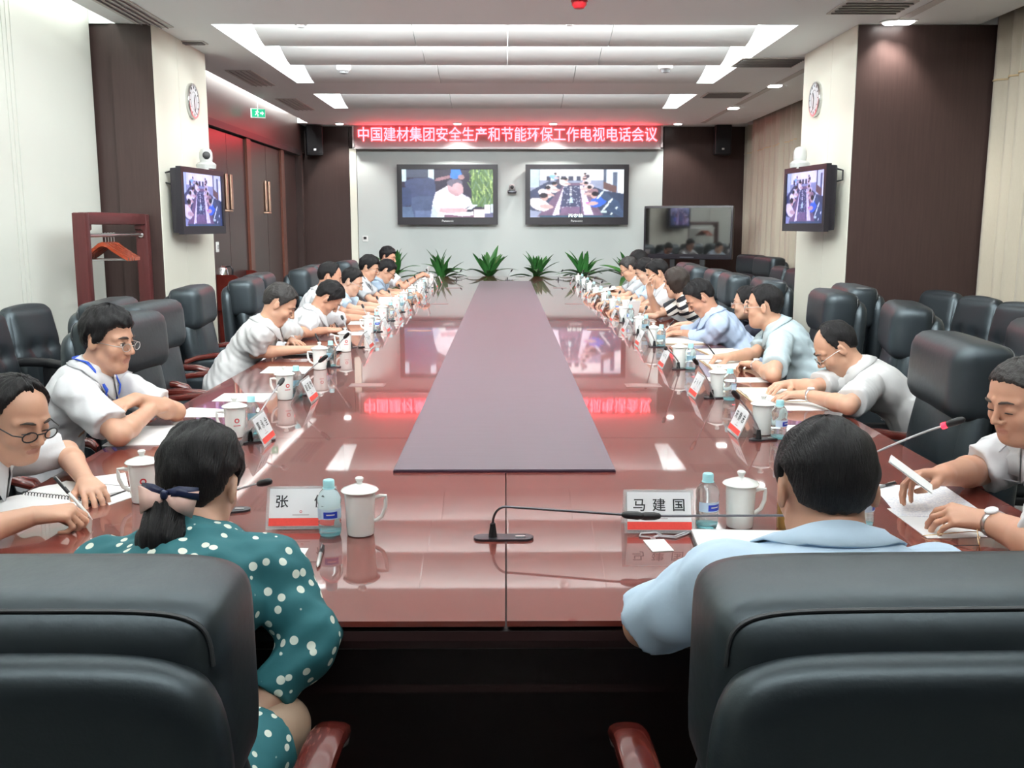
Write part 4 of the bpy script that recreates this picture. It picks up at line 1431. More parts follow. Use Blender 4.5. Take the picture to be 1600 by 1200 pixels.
def make_waiting():
    t = thing('side_chair', 'proto', 'chair', (0, 0, 0), 0, 'black leather side chairs along the walls')
    part('seat', MB().cushion((0, 0.04, 0.44), (0.52, 0.52, 0.11), 0.05, 0.015), M['leather'], t)

    def tuft(p):
        x, y, z = p
        d = 0
        if y > 0:
            for bx in (-0.09, 0.09):
                d += 0.022 * math.exp(-((x - bx) ** 2 + (z - 0.0) ** 2) / 0.0016)
                if z < 0.0:
                    d += 0.012 * math.exp(-((x - bx) ** 2) / 0.00022)
            d += 0.008 * math.exp(-(z - 0.0) ** 2 / 0.0006)
        return (x * (1 - 0.09 * (z / 0.28)), y - d, z)
    part('backrest', MB().cushion((0, -0.235, 0.73), (0.53, 0.13, 0.56), 0.06, 0.015, n=30, rot=(0.17, 0, 0), fn=tuft), M['leather'], t)
    part('back_panel', MB().cushion((0, -0.295, 0.70), (0.45, 0.05, 0.50), 0.024, n=6, rot=(0.17, 0, 0)), M['plastic'], t)
    for s in (-1, 1):
        x = s * 0.295
        part('armrest', MB().tube([(x, -0.26, 0.66), (x, -0.15, 0.675), (x, 0.0, 0.675), (x, 0.12, 0.655), (x, 0.2, 0.625)], [0.02, 0.028, 0.03, 0.03, 0.022], 10), M['plastic'], t)
        part('arm_post', MB().cushion((x, 0.05, 0.54), (0.03, 0.07, 0.22), 0.012, n=4), M['plastic'], t)
        part('leg', MB().tube([(s * 0.2, -0.24, 0.40), (s * 0.26, -0.25, 0.2), (s * 0.26, -0.27, 0.0)], 0.014), M['dark_metal'], t)
        part('leg', MB().tube([(s * 0.2, 0.24, 0.40), (s * 0.26, 0.25, 0.2), (s * 0.26, 0.26, 0.0)], 0.014), M['dark_metal'], t)
    return t


EXEC = make_executive()
WAIT = make_waiting()
_used = {'e': False, 'w': False}


def place(kind, x, y, face, label):
    """face: direction the sitter looks, as an (x, y) pair"""
    rz = math.atan2(-face[0], face[1])
    src = EXEC if kind == 'e' else WAIT
    if not _used[kind]:
        _used[kind] = True
        src.location = (x, y, 0)
        src.rotation_euler = (0, 0, rz)
        src['label'] = label
        return src
    return dup(src, (x, y, 0), rz, label)


place('e', -0.655, 1.47, (0, 1), 'large black leather chair, its back to the viewer, behind the woman in dotted teal')
place('e', 0.56, 1.47, (-0.02, 1), 'large black leather chair, its back to the viewer, behind the man in pale blue')
# empty executive chairs at the sides of the table
place('e', -1.62, 4.80, (1, -0.08), 'empty black executive chair next to the man with the blue lanyard')
place('e', -1.78, 5.60, (1, -0.05), 'empty black executive chair, second beyond the man with the blue lanyard')
place('e', 1.52, 3.86, (-1, 0.12), 'empty black executive chair between the bald man and the man with a sheet')
# side chairs along the walls
for i, (x, y, a) in enumerate(((-2.98, 5.3, 0.15), (-2.98, 5.98, 0.1), (-2.98, 6.6, 0.12))):
    place('w', x, y, (1, -a), ('black side chair by the cream wall, nearest the viewer', 'black side chair by the cream wall, middle one of three', 'black side chair by the cream wall, closest to the coat rack')[i])
for i, (y, lb) in enumerate(((7.95, 'black side chair against the dark column beside the curtain'), (7.3, 'black side chair by the curtain, second from the dark column'), (6.7, 'black side chair by the curtain, third from the dark column'), (5.85, 'black side chair by the curtain, fourth from the dark column'), (5.15, 'black side chair by the curtain, farthest from the dark column'))):
    place('w', 3.3 if i < 3 else 3.2, y, (-1, -0.12 - 0.05 * (i == 0)), lb)
place('e', 3.42, 14.7, (-1, -0.25), 'empty high-backed black chair under the black display, on its curtain side')
place('e', 3.42, 13.75, (-1, -0.2), 'empty high-backed black chair at the far curtain, second from the black display')
for i, y in enumerate((12.9, 12.2, 11.5, 10.8)):
    place('w', 3.35, y, (-1, -0.1), 'black side chair along the far curtain, ' + ('beside the high-backed chair', 'second from the high-backed chair', 'third from the high-backed chair', 'closest to the cream column')[i])

# ================================================================== people
def nrm(v):
    v = np.array(v, float)
    return v / np.linalg.norm(v)


def head_matrix(hy, hp, hr):
    """yaw hy (deg, 0 = +y, positive turns to +x), pitch hp (deg, positive looks down), roll hr (deg, positive tips to the sitter's right)"""
    m = Matrix.Rotation(math.radians(-hy), 3, 'Z') @ Matrix.Rotation(math.radians(-hp), 3, 'X') @ Matrix.Rotation(math.radians(hr), 3, 'Y')
    return np.array(m)


HAIRLINES = {
    'short': [(0, .078), (30, .076), (52, .055), (66, .018), (80, -.02), (90, -.012), (98, .032), (112, .012), (125, -.045), (150, -.062), (180, -.068)],
    'fringe': [(0, .060), (30, .062), (52, .045), (66, .008), (80, -.022), (90, -.012), (98, .030), (112, .012), (125, -.050), (150, -.070), (180, -.075)],
    'receding': [(0, .100), (20, .104), (40, .092), (58, .062), (68, .020), (80, -.015), (90, -.010), (98, .034), (112, .012), (125, -.045), (150, -.062), (180, -.068)],
    'bald': [(0, .126), (45, .118), (62, .090), (72, .030), (80, -.012), (90, -.010), (98, .034), (112, .012), (125, -.045), (150, -.062), (180, -.068)],
    'bob': [(0, .058), (35, .058), (50, .030), (60, -.050), (75, -.085), (100, -.095), (140, -.10), (180, -.105)],
    'tied': [(0, .085), (35, .080), (55, .055), (72, .012), (84, -.008), (94, .026), (108, .020), (120, -.030), (150, -.070), (180, -.080)],
}


def hair_mesh(style, thick, R, c, ws, off, m, nu, nv, seed):
    ctl = HAIRLINES[style]
    rs = np.random.RandomState(seed)
    az = np.linspace(0, 2 * PI, nu, endpoint=False)
    el = np.linspace(-PI / 2, PI / 2, nv + 1)
    A, E_ = np.meshgrid(az, el)
    dx, dy, dz = np.sin(A) * np.cos(E_), np.cos(A) * np.cos(E_), np.sin(E_)
    rx, ry = (.0775 if style != 'bob' else .0845) * ws, .0985
    rz = np.where(dz > 0, .0905, .118 if style == 'bob' else .108)
    r = 1 / np.sqrt((dx / rx) ** 2 + (dy / ry) ** 2 + (dz / rz) ** 2)
    zc = .03 + r * dz
    ad = np.degrees(np.abs((A + PI) % (2 * PI) - PI))
    th = np.interp(ad, [p[0] for p in ctl], [p[1] for p in ctl])
    th = th + .0020 * np.sin(A * 11 + seed + 2 * np.sin(A * 4)) + .0008 * np.sin(A * 37 + 2 * seed)
    g = np.clip((zc - th) / np.interp(ad, [0, 60, 100, 130, 180], [.012, .012, .014, .030, .036]), 0, 1)
    g = g * g * (3 - 2 * g)
    top = np.clip((zc + .02) / .12, 0, 1)
    T = thick * (0.36 + 0.64 * top)
    if style == 'bob':
        T = thick * (0.75 + 0.35 * np.clip(-(zc) / .09, 0, 1))
    T = T * (1 + 0.12 * np.sin(A * 9 + 4 * np.sin(E_ * 3 + seed) + seed) + 0.08 * np.sin(A * 23 + 6 * E_ + seed) + 0.12 * np.sin(E_ * 9 + A * 2 + seed))
    rr = r * (1 - .16 * (1 - g)) + T * g
    P = np.stack([dx * rr, dy * rr - .012, dz * rr + .03], -1).reshape(-1, 3)
    W = P @ R.T + np.array(c) - np.array(off)
    fs = []
    for j in range(nv):
        for i in range(nu):
            k = (i + 1) % nu
            fs.append((j * nu + i, j * nu + k, (j + 1) * nu + k, (j + 1) * nu + i))
    mb = MB()
    mb.add([tuple(p) for p in W], fs)
    return mb.mesh('hair', m, True, 80)


CURL = {'flat': ((.10, .16, .10), .10), 'relax': ((.38, .45, .28), .25), 'half': ((.65, .75, .45), .35), 'pen': ((.80, 1.05, .55), .9), 'fist': ((1.05, 1.3, .8), .7), 'pinch': ((.75, .55, .30), .8)}


def hand(fd, W, d, n, side, curl, spread=.09):
    """right hand side=+1: wrist W, finger direction d, palm normal n (where the palm faces)"""
    d = nrm(d)
    n = np.array(n, float)
    n = nrm(n - d * (n @ d))
    s = np.cross(d, n) * side
    (a1, a2, a3), tc = CURL[curl]
    W = np.array(W, float)
    k = .007
    fd.cone(W - d * .01, W + d * .05, .023, .024, .012, squash=(n, 1.35))
    bases = []
    for i in range(4):
        b = W + d * (.088, .092, .087, .078)[i] + s * (.030, .0105, -.009, -.027)[i]
        bases.append(b)
        fd.cone(W + d * .02 + s * (.016, .006, -.006, -.016)[i], b, .0145, .0115, .012)
    LEN = ((.044, .026, .021), (.048, .030, .022), (.044, .028, .022), (.034, .021, .019))
    for i in range(4):
        p = bases[i]
        dd = nrm(d + s * spread * (1.5 - i))
        ang = 0
        ex = 1.0 + (0.10 * i if curl in ('pen', 'relax', 'half') else 0)
        for a, L, r in zip((a1, a2, a3), LEN[i], (.0093, .0085, .0075)):
            ang += a * ex
            v = dd * math.cos(ang) + n * math.sin(ang)
            q = p + v * L
            sc = .88 if i == 3 else 1
            fd.cone(p, q, r * sc, r * .92 * sc, .004)
            p = q
    tb = W + d * .025 + s * .026 + n * .008
    t1 = tb + (d * .62 + s * (.62 - .35 * tc) + n * (.15 + .45 * tc)) * .042
    t2 = t1 + nrm(d * .85 + s * (.35 - .75 * tc) + n * (.15 + .35 * tc)) * .032
    t3 = t2 + nrm(d * .95 + s * (.15 - .8 * tc) + n * .25) * .024
    fd.cone(W + d * .015 + s * .014 + n * .006, t1, .017, .0125, .012)
    fd.cone(t1, t2, .0115, .0102, .005)
    fd.cone(t2, t3, .0100, .0082, .004)
    return t3


def person(label, head, face, hy, hp, hr=0, arms=(), shirt='shirt_white', sleeve=.72, hair='short', hthick=.017, hmat='hair', skin='skin', ws=1.0, fat=1.0,
           glasses=None, vox=.006, gaze='down', hip_shift=0.0, collar=True, seed=1, neck_open=False, shoulders=.172, watch=None, trousers='trousers', thigh=True, hip_z=.54, lean_min=0.02, neck=.146):
    """head: centre of the head; face: direction (deg, 0 = +y, 90 = +x) the body looks; arms: dicts with side, elbow, wrist, dir, palm, curl"""
    head = np.array(head, float)
    fa = math.radians(face)
    f = np.array([math.sin(fa), math.cos(fa), 0.0])
    up = np.array([0, 0, 1.0])
    r = np.cross(f, up)
    th = .4
    for _ in range(12):
        ph = .75 * th + .12
        N = head - (up * math.cos(ph) + f * math.sin(ph)) * neck
        th = math.acos(max(-.9, min(1, (N[2] - hip_z) / .50)))
        th = max(th, lean_min)
    sp = up * math.cos(th) + f * math.sin(th)
    hip = N - sp * ((N[2] - hip_z) / max(.2, math.cos(th)))
    bk = np.cross(r, sp)
    bk = bk / np.linalg.norm(bk)
    if bk @ f > 0:
        bk = -bk
    P1 = (hip + N) / 2 + bk * .035
    base = np.array([hip[0], hip[1], 0.0])
    root = thing('person', label, 'person', tuple(base))
    R = head_matrix(hy, hp, hr)

    def H(x, y, z):
        return R @ np.array([x * ws, y, z]) + head

    # arm joints
    J = []
    for a in arms:
        s = 1 if a['side'] == 'R' else -1
        sh = N - sp * .055 + r * s * shoulders + f * .01
        el = np.array(a['elbow'], float)
        wr = np.array(a['wrist'], float)
        v = el - sh
        L = np.linalg.norm(v)
        if L > .345:            # keep the upper arm in proportion by sliding the shoulder forward
            sh = sh + v / L * min(.07, L - .345)
        J.append((s, sh, el, wr, a))
    pts = [head + up * .16, head - up * .16, head + f * .16, head - f * .16, head + r * .14, head - r * .14, hip, N + r * .26, N - r * .26, hip + f * .1, hip - f * .1]
    for s, sh, el, wr, a in J:
        pts += [sh, el, wr, wr + nrm(a['dir']) * .2]
    pts = np.array(pts)
    lo, hi = pts.min(0) - .09, pts.max(0) + .09
    # ---------------- skin: one continuous surface
    fd = Field(lo, hi, vox)
    fd.ell(H(0, -.012, .032), R, (.0755 * ws, .0945, .088), .02)
    fd.ell(H(0, .026, -.040), R, (.0575 * ws * (1 + .6 * (fat - 1)), .060, .083), .03)
    fd.ell(H(0, .058, -.097), R, (.027 * ws, .024, .021), .022)
    for s in (-1, 1):
        fd.cone(H(s * .050, .005, -.062), H(s * .022, .055, -.098), .017, .013, .03)
    if fat > 1.05:
        fd.ell(H(0, .02, -.085), R, (.052 * ws, .045, .034), .03)
    for s in (-1, 1):
        fd.ell(H(s * .041, .052, -.030), R, (.023 * ws, .024, .022), .022)
        fd.cone(H(s * .014, .078, .027), H(s * .048, .060, .024), .012, .010, .012)
    for s in (-1, 1):
        fd.ell(H(s * .0325, .096, .008), R, (.017, .016, .011), .010, neg=True)
        fd.ell(H(s * .031, .0735, .004), R, (.0165, .0125, .0115), .006)
    fd.cone(H(0, .084, .014), H(0, .105, -.022), .0078, .0105, .011)
    fd.ell(H(0, .1065, -.0265), R, (.0105, .0110, .0085), .006)
    for s in (-1, 1):
        fd.ell(H(s * .0135, .0955, -.031), R, (.0085, .0105, .0075), .005)
    fd.cone(H(-.018, .0805, -.0555), H(.018, .0805, -.0555), .0085, .0085, .008)
    fd.cone(H(-.014, .0785, -.0695), H(.014, .0785, -.0695), .0085, .0085, .008)
    if vox < .0075:
        fd.cone(H(-.021, .0885, -.0625), H(.021, .0885, -.0625), .0028, .0028, .004, neg=True)
    for s in (-1, 1):
        ER = R @ np.array(Matrix.Rotation(math.radians(s * 16), 3, 'Z') @ Matrix.Rotation(math.radians(-10), 3, 'X'))
        fd.ell(H(s * .079, -.012, -.004), ER, (.0095, .0185, .0325), .008)
        fd.ell(H(s * .0885, -.006, .002), ER, (.0065, .0095, .018), .006, neg=True)
    fd.cone(H(0, -.022, -.045), N - sp * .02, .052 * (.6 + .4 * fat), .056 * fat, .03)
    fd.cone(N, hip, .07, .08, .03)
    for s, sh, el, wr, a in J:
        g = a.get('girth', 1.0) * (.5 + .5 * fat)
        fd.cone(N - sp * .04, sh, .045, .045, .02)
        fd.cone(sh, el, .046 * g, .035 * g, .02)
        fd.cone(el, el + (wr - el) * .30, .0335 * g, .0365 * g, .02)
        fd.cone(el + (wr - el) * .28, wr, .0365 * g, .0245 * g, .015)
        a['tip'] = hand(fd, wr, a['dir'], a['palm'], s, a.get('curl', 'relax'), a.get('spread', .09))

    def slots(C):
        q = (C - head) @ R
        lip = (q[:, 1] > .07) & (q[:, 1] < .108) & ((np.abs(q[:, 0]) / .023) ** 2 + ((q[:, 2] + .0625) / .0098) ** 2 < 1)
        return lip.astype(int)
    link('body', fd.mesh('body', [M[skin], M['lip']], base, slots), root)
    # ---------------- eyes, brows
    for s in (-1, 1):
        mb = MB()
        RM = Matrix(R.tolist())
        Hb = lambda x, y, z: Vector(H(x, y, z) - base)
        if gaze == 'open':
            e = MB()
            e.lathe([(.002, -.0075), (.0072, -.004), (.0088, 0), (.0072, .004), (.002, .0075)], n=10)
            e2 = MB()
            vs = [Vector((v[0] * 1.5, v[1] * .8, v[2] * .62)) for v in e.v]
            e2.add([RM @ v + Hb(s * .031, .0805, .003) for v in vs], e.f)
            part('eye', e2, M['eye_white'], root)
            vs = [Vector((v[0] * .62, v[1] * .62, v[2] * .72)) for v in e.v]
            e3 = MB().add([RM @ v + Hb(s * .031 + .002, .0855, .003) for v in vs], e.f)
            part('iris', e3, M['eye_dark'], root)
        zl = .0095 if gaze == 'open' else -.002
        part('eyelid_line', MB().tube([Hb(s * .0175, .083, zl - .002), Hb(s * .025, .0872, zl + .001), Hb(s * .033, .0872, zl + .001), Hb(s * .0425, .0795, zl - .002)], [.0012, .0023, .0023, .0012], 6), M['eye_dark'], root)
        part('eyebrow', MB().tube([Hb(s * .013, .0925, .028), Hb(s * .024, .0925, .0325), Hb(s * .036, .0855, .033), Hb(s * .048, .0735, .0265)], [.0024, .0044, .0040, .0014], 6), M['brow'], root)
    # ---------------- hair
    hi_ = vox < .0058
    link('hair', hair_mesh(hair, hthick, R, head, ws, base, M[hmat], 84 if hi_ else 52, 44 if hi_ else 28, seed), root)
    # ---------------- shirt
    sv = vox * 1.55
    fs = Field(lo, hi, sv)
    c1 = N * .55 + P1 * .45
    s1 = nrm(N - P1)
    f1 = np.cross(s1, r) * -1
    B1 = np.stack([r, nrm(np.cross(s1, r)), s1], 1)
    fs.ell(c1, B1, (.168 * (.5 + .5 * fat), .112 * fat, .175), .05)
    c0 = hip * .45 + P1 * .55
    s0 = nrm(P1 - hip)
    B0 = np.stack([r, nrm(np.cross(s0, r)), s0], 1)
    fs.ell(c0, B0, (.160 * fat, .122 * fat, .20), .05)
    fs.ell(hip + s0 * .03, B0, (.172 * fat, .130 * fat, .12), .05)
    fs.cone(N - sp * .055, N - sp * .09, .070, .09, .03)
    cuffs = []
    for s, sh, el, wr, a in J:
        fs.cone(N - sp * .055 + r * s * .06, sh, .050, .062, .04)
        g = a.get('girth', 1.0) * (.5 + .5 * fat)
        if sleeve <= 1:
            e2 = sh + (el - sh) * sleeve
            fs.cone(sh, e2, .066 * g, .063 * g, .03, cut=1.0)
        else:
            fs.cone(sh, el, .064 * g, .055 * g, .03)
            w2 = el + (wr - el) * (sleeve - 1)
            fs.cone(el, w2, .055 * g, .040 * g, .02, cut=1.0)
    fs.wrinkle(seed * 13 + 5, .0030)
    link('shirt', fs.mesh('shirt', [M[shirt]], base), root)
    # ---------------- collar
    if collar:
        cd = nrm(H(0, -.02, -.04) - N)
        cx = nrm(r - cd * (r @ cd))
        cyv = np.cross(cd, cx)
        if cyv @ f < 0:
            cyv = -cyv
        cx = np.cross(cyv, cd)
        C0 = N - cd * .004 + cyv * .004
        ri = .0615 * (.4 + .6 * fat)
        rows = []
        for i in range(29):
            t = math.radians(12 + 336 * i / 28)
            c_, s_ = math.cos(t), math.sin(t)
            front = max(0, c_)
            ends = max(0, 1 - min(i, 28 - i) / 4)

            def pt(rad, h, push=0):
                return tuple(C0 + (cx * s_ * rad + cyv * (c_ * rad + push)) + cd * h - base)
            back = max(0, -c_)
            row = [pt(ri - .002, -.020 - .02 * front), pt(ri + .001, .040 + .016 * back - .016 * front), pt(ri + .009, .041 + .016 * back - .017 * front)]
            rad = cx * s_ + cyv * c_
            for (rr_, hh_, pu) in ((ri + .018, .024 + .008 * back - .018 * front, .004 * front), (ri + .030 + .012 * front, -.002 - .030 * front - .026 * ends, .010 * ends + .014 * front)):
                q = np.array(pt(rr_, hh_, pu)) + base
                q = fs.outside(q, nrm(rad * .75 + cd * .5), .005)
                row.append(tuple(q - base))
            rows.append(row)
        mb = MB().ribbon(rows)
        co = part('collar', mb, M[shirt], root, angle=180)
        so = co.modifiers.new('thick', 'SOLIDIFY')
        so.thickness = .0035
    # ---------------- button placket
    if collar and vox < .0058:
        ch = nrm(f - sp * (f @ sp))
        rows, bt = [], []
        for i in range(15):
            t = .03 + .30 * i / 14
            row = []
            for w_ in (-.016, -.014, .014, .016):
                q = fs.outside(N - sp * t + r * w_ + ch * .01, ch, .0035 if abs(w_) < .015 else .0)
                row.append(tuple(q - base))
            rows.append(row)
            if i % 4 == 2:
                bt.append((fs.outside(N - sp * t + ch * .01, ch, .0065) - base, ch))
        pk = part('placket', MB().ribbon(rows), M[shirt], root, angle=180)
        for q, d in bt:
            part('button', MB().lathe([(.0052, 0), (.0055, .0015), (.004, .0025), (.001, .0025)], tuple(q), 10, tuple(d)), M['white_plastic'], pk)
    # ---------------- legs
    if thigh:
        kn = []
        for s in (-1, 1):
            h0 = hip + r * s * .085 - up * .01
            k = h0 + f * .40 + r * s * .04 + up * .0
            k[2] = .53
            kn.append((s, h0, k, k + f * .03 - up * .44))
        pp = np.array([q for t_ in kn for q in t_[1:]])
        fl = Field(pp.min(0) - .14, pp.max(0) + .16, .021)
        for s, h0, k, an in kn:
            fl.cone(h0, k, .088, .066, .03)
            fl.cone(k, an, .064, .05, .02)
            fl.cone(an - up * .0, an + f * .14 - up * .02, .040, .036, .02)
        link('trousers', fl.mesh('trousers', [M[trousers]], base), root)
    # ---------------- glasses
    if glasses:
        gm = {'dark': 'plastic', 'silver': 'silver', 'gold': 'gold'}[glasses]
        rr = .0014 if glasses != 'dark' else .0021
        zc, yc = (-.004, .1065)
        for s in (-1, 1):
            ring = [Vector(H(s * .0335 + .0215 * math.cos(2 * PI * i / 16), yc - .006 * (.5 + .5 * math.cos(2 * PI * i / 16) * s), zc + .0155 * math.sin(2 * PI * i / 16)) - base) for i in range(17)]
            part('glasses_rim', MB().tube(ring, rr, 6), M[gm], root)
            le = MB()
            cpt = Vector(H(s * .0335, yc - .003, zc) - base)
            le.add([cpt] + ring[:16], [(0, i + 1, (i + 1) % 16 + 1) for i in range(16)])
            lo_ = part('glasses_lens', le, M['glass'], root)
            part('glasses_temple', MB().tube([Vector(H(s * .055, yc - .008, zc + .004) - base), Vector(H(s * .074, .085, zc + .006) - base), Vector(H(s * .0815, .02, zc + .008) - base), Vector(H(s * .081, -.012, zc + .004) - base)], rr, 6), M[gm], root)
        part('glasses_bridge', MB().tube([Vector(H(-.012, yc - .003, zc + .004) - base), Vector(H(0, yc + .002, zc + .007) - base), Vector(H(.012, yc - .003, zc + .004) - base)], rr, 6), M[gm], root)
    # ---------------- watch
    if watch is not None:
        s, sh, el, wr, a = J[watch]
        dr = nrm(wr - el)
        c = wr - dr * .022 - base
        pn = nrm(np.array(a['palm'], float) - dr * (dr @ np.array(a['palm'], float)))
        u, w_ = np.cross(dr, pn), pn
        ring = []
        for i in range(21):
            t = 2 * PI * i / 20
            q = c + (u * math.cos(t) + w_ * math.sin(t)) * (.0258 * a.get('girth', 1.0) * (.5 + .5 * fat) + .0035)
            ring.append([Vector(q - dr * .007), Vector(q + dr * .007)])
        b = part('watch_strap', MB().ribbon(ring), M['silver'], root)
        so = b.modifiers.new('thick', 'SOLIDIFY')
        so.thickness = .004
        part('watch_case', MB().lathe([(.016, 0), (.017, .005), (.014, .008), (.001, .0082)], Vector(c - w_ * (.0275 * a.get('girth', 1.0) * (.5 + .5 * fat))), 16, tuple(-w_)), M['watch_face'], root)
    return dict(root=root, N=N, hip=hip, r=r, f=f, sp=sp, base=base, H=H, R=R, J=J, P1=P1, head=head, fs=fs)


def P(px, py, z=TOP + .035):
    return tuple(atz(px, py, z))


def arm(side, elbow, wrist, d, palm=(0, 0, -1), curl='relax', **kw):
    return dict(side=side, elbow=elbow, wrist=wrist, dir=d, palm=palm, curl=curl, **kw)


def seat_for(pr, label, back=.06, x=None, turn=0.0):
    f = pr['f']
    p = pr['hip'] - f * back
    g = Matrix.Rotation(turn, 3, 'Z') @ Vector(f)
    return place('e', p[0] if x is None else x, p[1], (g[0], g[1]), label)


PE = {}
EZ = TOP + .045
WZ = TOP + .035
# --- nearest, seen from behind
PE['teal'] = person('woman in a teal dress with cream dots, seen from behind, ponytail tied with a bow', atd(313, 757, 2.12), -3, 4, 16, 4,
    [arm('R', (-.398, 1.89, .715), (-.49, 1.80, .60), (.12, .10, -1), (-1, .2, 0), 'relax', girth=1.1),
     arm('L', (-.86, 1.98, .79), (-.74, 2.18, .785), (.6, .8, 0), curl='flat')],
    shirt='dots', sleeve=1.75, hair='tied', hthick=.019, skin='skin2', vox=.005, collar=False, seed=3, shoulders=.165, thigh=False)
PE['blue'] = person('man in a pale blue shirt seen from behind, bent over an open notebook', atd(1289, 764, 1.80), 2, 0, 14, 0,
    [arm('L', (.275, 1.84, .765), (.46, 2.06, .80), (.9, .35, -.12), (0, .1, -1), 'flat', girth=1.1),
     arm('R', (.86, 1.86, .78), (.74, 2.12, .79), (-.5, .85, 0), curl='relax')],
    shirt='shirt_sky', sleeve=.90, hair='short', hthick=.013, skin='skin3', vox=.005, ws=1.06, fat=1.05, seed=4, shoulders=.185, neck=.120)
# --- right corner, holding a sheet
PE['sheet'] = person('stout man in a white shirt at the table corner holding up a sheet of paper', atd(1597, 626, 2.86), -76, -106, 18, 0,
    [arm('R', atz(1528, 735, .80), atz(1473, 742, .84), (-.95, -.15, .05), (.1, -.3, -1), 'pinch', girth=1.15),
     arm('L', atz(1640, 858, .80), atz(1545, 815, .80), (-.85, .30, .10), (.2, .5, -.9), 'pinch', girth=1.15)],
    shirt='shirt_white', sleeve=.95, hair='short', hthick=.008, hmat='hair_grey', skin='skin3', vox=.0045, ws=1.12, fat=1.22, watch=1, seed=5)
# --- left corner, writing
PE['writer'] = person('older man with dark glasses low on his nose, writing in a spiral notebook', atd(26, 655, 2.84), 78, 116, 20, 0,
    [arm('R', atz(-62, 840, .795), atz(52, 806, .80), (.93, .30, .02), (.2, .3, -1), 'pen', girth=1.05),
     arm('L', atz(104, 706, .81), atz(135, 752, .795), (.55, -.75, -.10), (0, 0, -1), 'relax')],
    shirt='shirt_white', sleeve=.82, hair='receding', hthick=.012, hmat='hair', skin='skin', vox=.0045, glasses='dark', ws=1.05, seed=6)
# --- man with the lanyard, arms folded on the table edge
PE['lanyard'] = person('man in a white shirt with a blue lanyard sitting with folded arms', atd(170, 532, 3.80), 84, 104, 10, 0,
    [arm('R', (-1.40, 3.48, .80), (-1.375, 3.74, .845), (.12, .95, .05), (-.5, .1, -.8), 'relax', girth=1.1),
     arm('L', (-1.345, 3.93, .80), (-1.415, 3.69, .895), (-.30, -.92, -.10), (-.2, -.1, -1), 'relax', girth=1.05)],
    shirt='shirt_white', sleeve=.80, hair='fringe', hthick=.021, skin='skin', vox=.005, glasses='silver', gaze='open', ws=1.0, seed=7, lean_min=.25)
# --- left row
PE['l3'] = person('man with short greying hair in an off-white shirt writing over a black folder', atd(437, 476, 5.92), 86, 80, 34, 0,
    [arm('R', atz(398, 551, .80), atz(474, 546, .80), (.95, .25, .05), (.1, .2, -1), 'pen'),
     arm('L', atz(468, 521, .80), atz(455, 533, .80), (.55, -.80, 0), (0, 0, -1), 'flat')],
    shirt='shirt_offwhite', sleeve=.80, hair='short', hthick=.012, hmat='hair_grey', skin='skin', vox=.005, watch=1, seed=8, ws=1.04)
PE['l4'] = person('dark-haired man in a white shirt bending low to write on a white sheet', atd(513, 466, 7.2), 84, 72, 50, 12,
    [arm('R', atz(471, 520, .80), atz(512, 516, .80), (.95, .20, 0), (.1, .2, -1), 'pen'),
     arm('L', atz(540, 500, .80), atz(508, 502, .81), (.5, -.8, 0), (0, 0, -1), 'relax')],
    shirt='shirt_white', sleeve=.80, hair='short', hthick=.017, skin='skin3', vox=.0055, watch=1, seed=9)
PE['l5'] = person('man in a white shirt half hidden behind the man bending low to write', atd(516, 434, 8.25), 84, 80, 20, 0,
    [arm('R', (-1.42, 8.05, .80), (-1.2, 8.15, .79), (.95, .2, 0), curl='pen'),
     arm('L', (-1.40, 8.5, .80), (-1.18, 8.42, .79), (.9, -.3, 0), curl='relax')],
    shirt='shirt_white', hair='receding', hthick=.014, skin='skin3', vox=.0063, seed=10)
PE['l6'] = person('man in a sky-blue shirt and thin glasses looking down at his papers', atd(550, 441, 9.05), 86, 92, 24, 0,
    [arm('R', (-1.38, 8.85, .80), (-1.15, 8.95, .79), (.95, .2, 0), curl='relax'),
     arm('L', (-1.36, 9.3, .80), (-1.12, 9.2, .79), (.9, -.3, 0), curl='relax')],
    shirt='shirt_sky', hair='short', hthick=.015, skin='skin2', vox=.0063, glasses='silver', seed=11)
PE['l7'] = person('man in a white shirt with a dark neck strap and glasses, reading', atd(577, 419, 10.1), 88, 92, 20, 0,
    [arm('R', (-1.36, 9.9, .80), (-1.12, 9.98, .80), (.95, .2, .1), curl='relax'),
     arm('L', (-1.34, 10.35, .80), (-1.1, 10.25, .80), (.9, -.3, 0), curl='relax')],
    shirt='shirt_grey', hair='fringe', hthick=.020, skin='skin', vox=.0066, glasses='silver', seed=12)
PE['l8'] = person('man in a slate blue shirt and dark glasses bending over the table', atd(604, 424, 10.95), 86, 76, 34, 0,
    [arm('R', (-1.34, 10.75, .80), (-1.08, 10.85, .80), (.95, .1, 0), curl='relax'),
     arm('L', (-1.32, 11.2, .80), (-1.08, 11.1, .80), (.9, -.3, 0), curl='relax')],
    shirt='shirt_slate', hair='fringe', hthick=.018, skin='skin', vox=.0066, glasses='dark', seed=13)
PE['l9'] = person('farthest man on the door side, in white, holding up a small sheet', atd(606, 402, 12.2), 90, 100, 16, 0,
    [arm('R', (-1.25, 12.0, .80), (-1.08, 12.05, .92), (.85, .1, .45), (.3, .4, -.8), 'pinch'),
     arm('L', (-1.3, 12.45, .80), (-1.1, 12.3, .92), (.85, -.15, .45), (.3, -.4, -.8), 'pinch')],
    shirt='shirt_white', hair='fringe', hthick=.018, skin='skin3', vox=.007, seed=14)
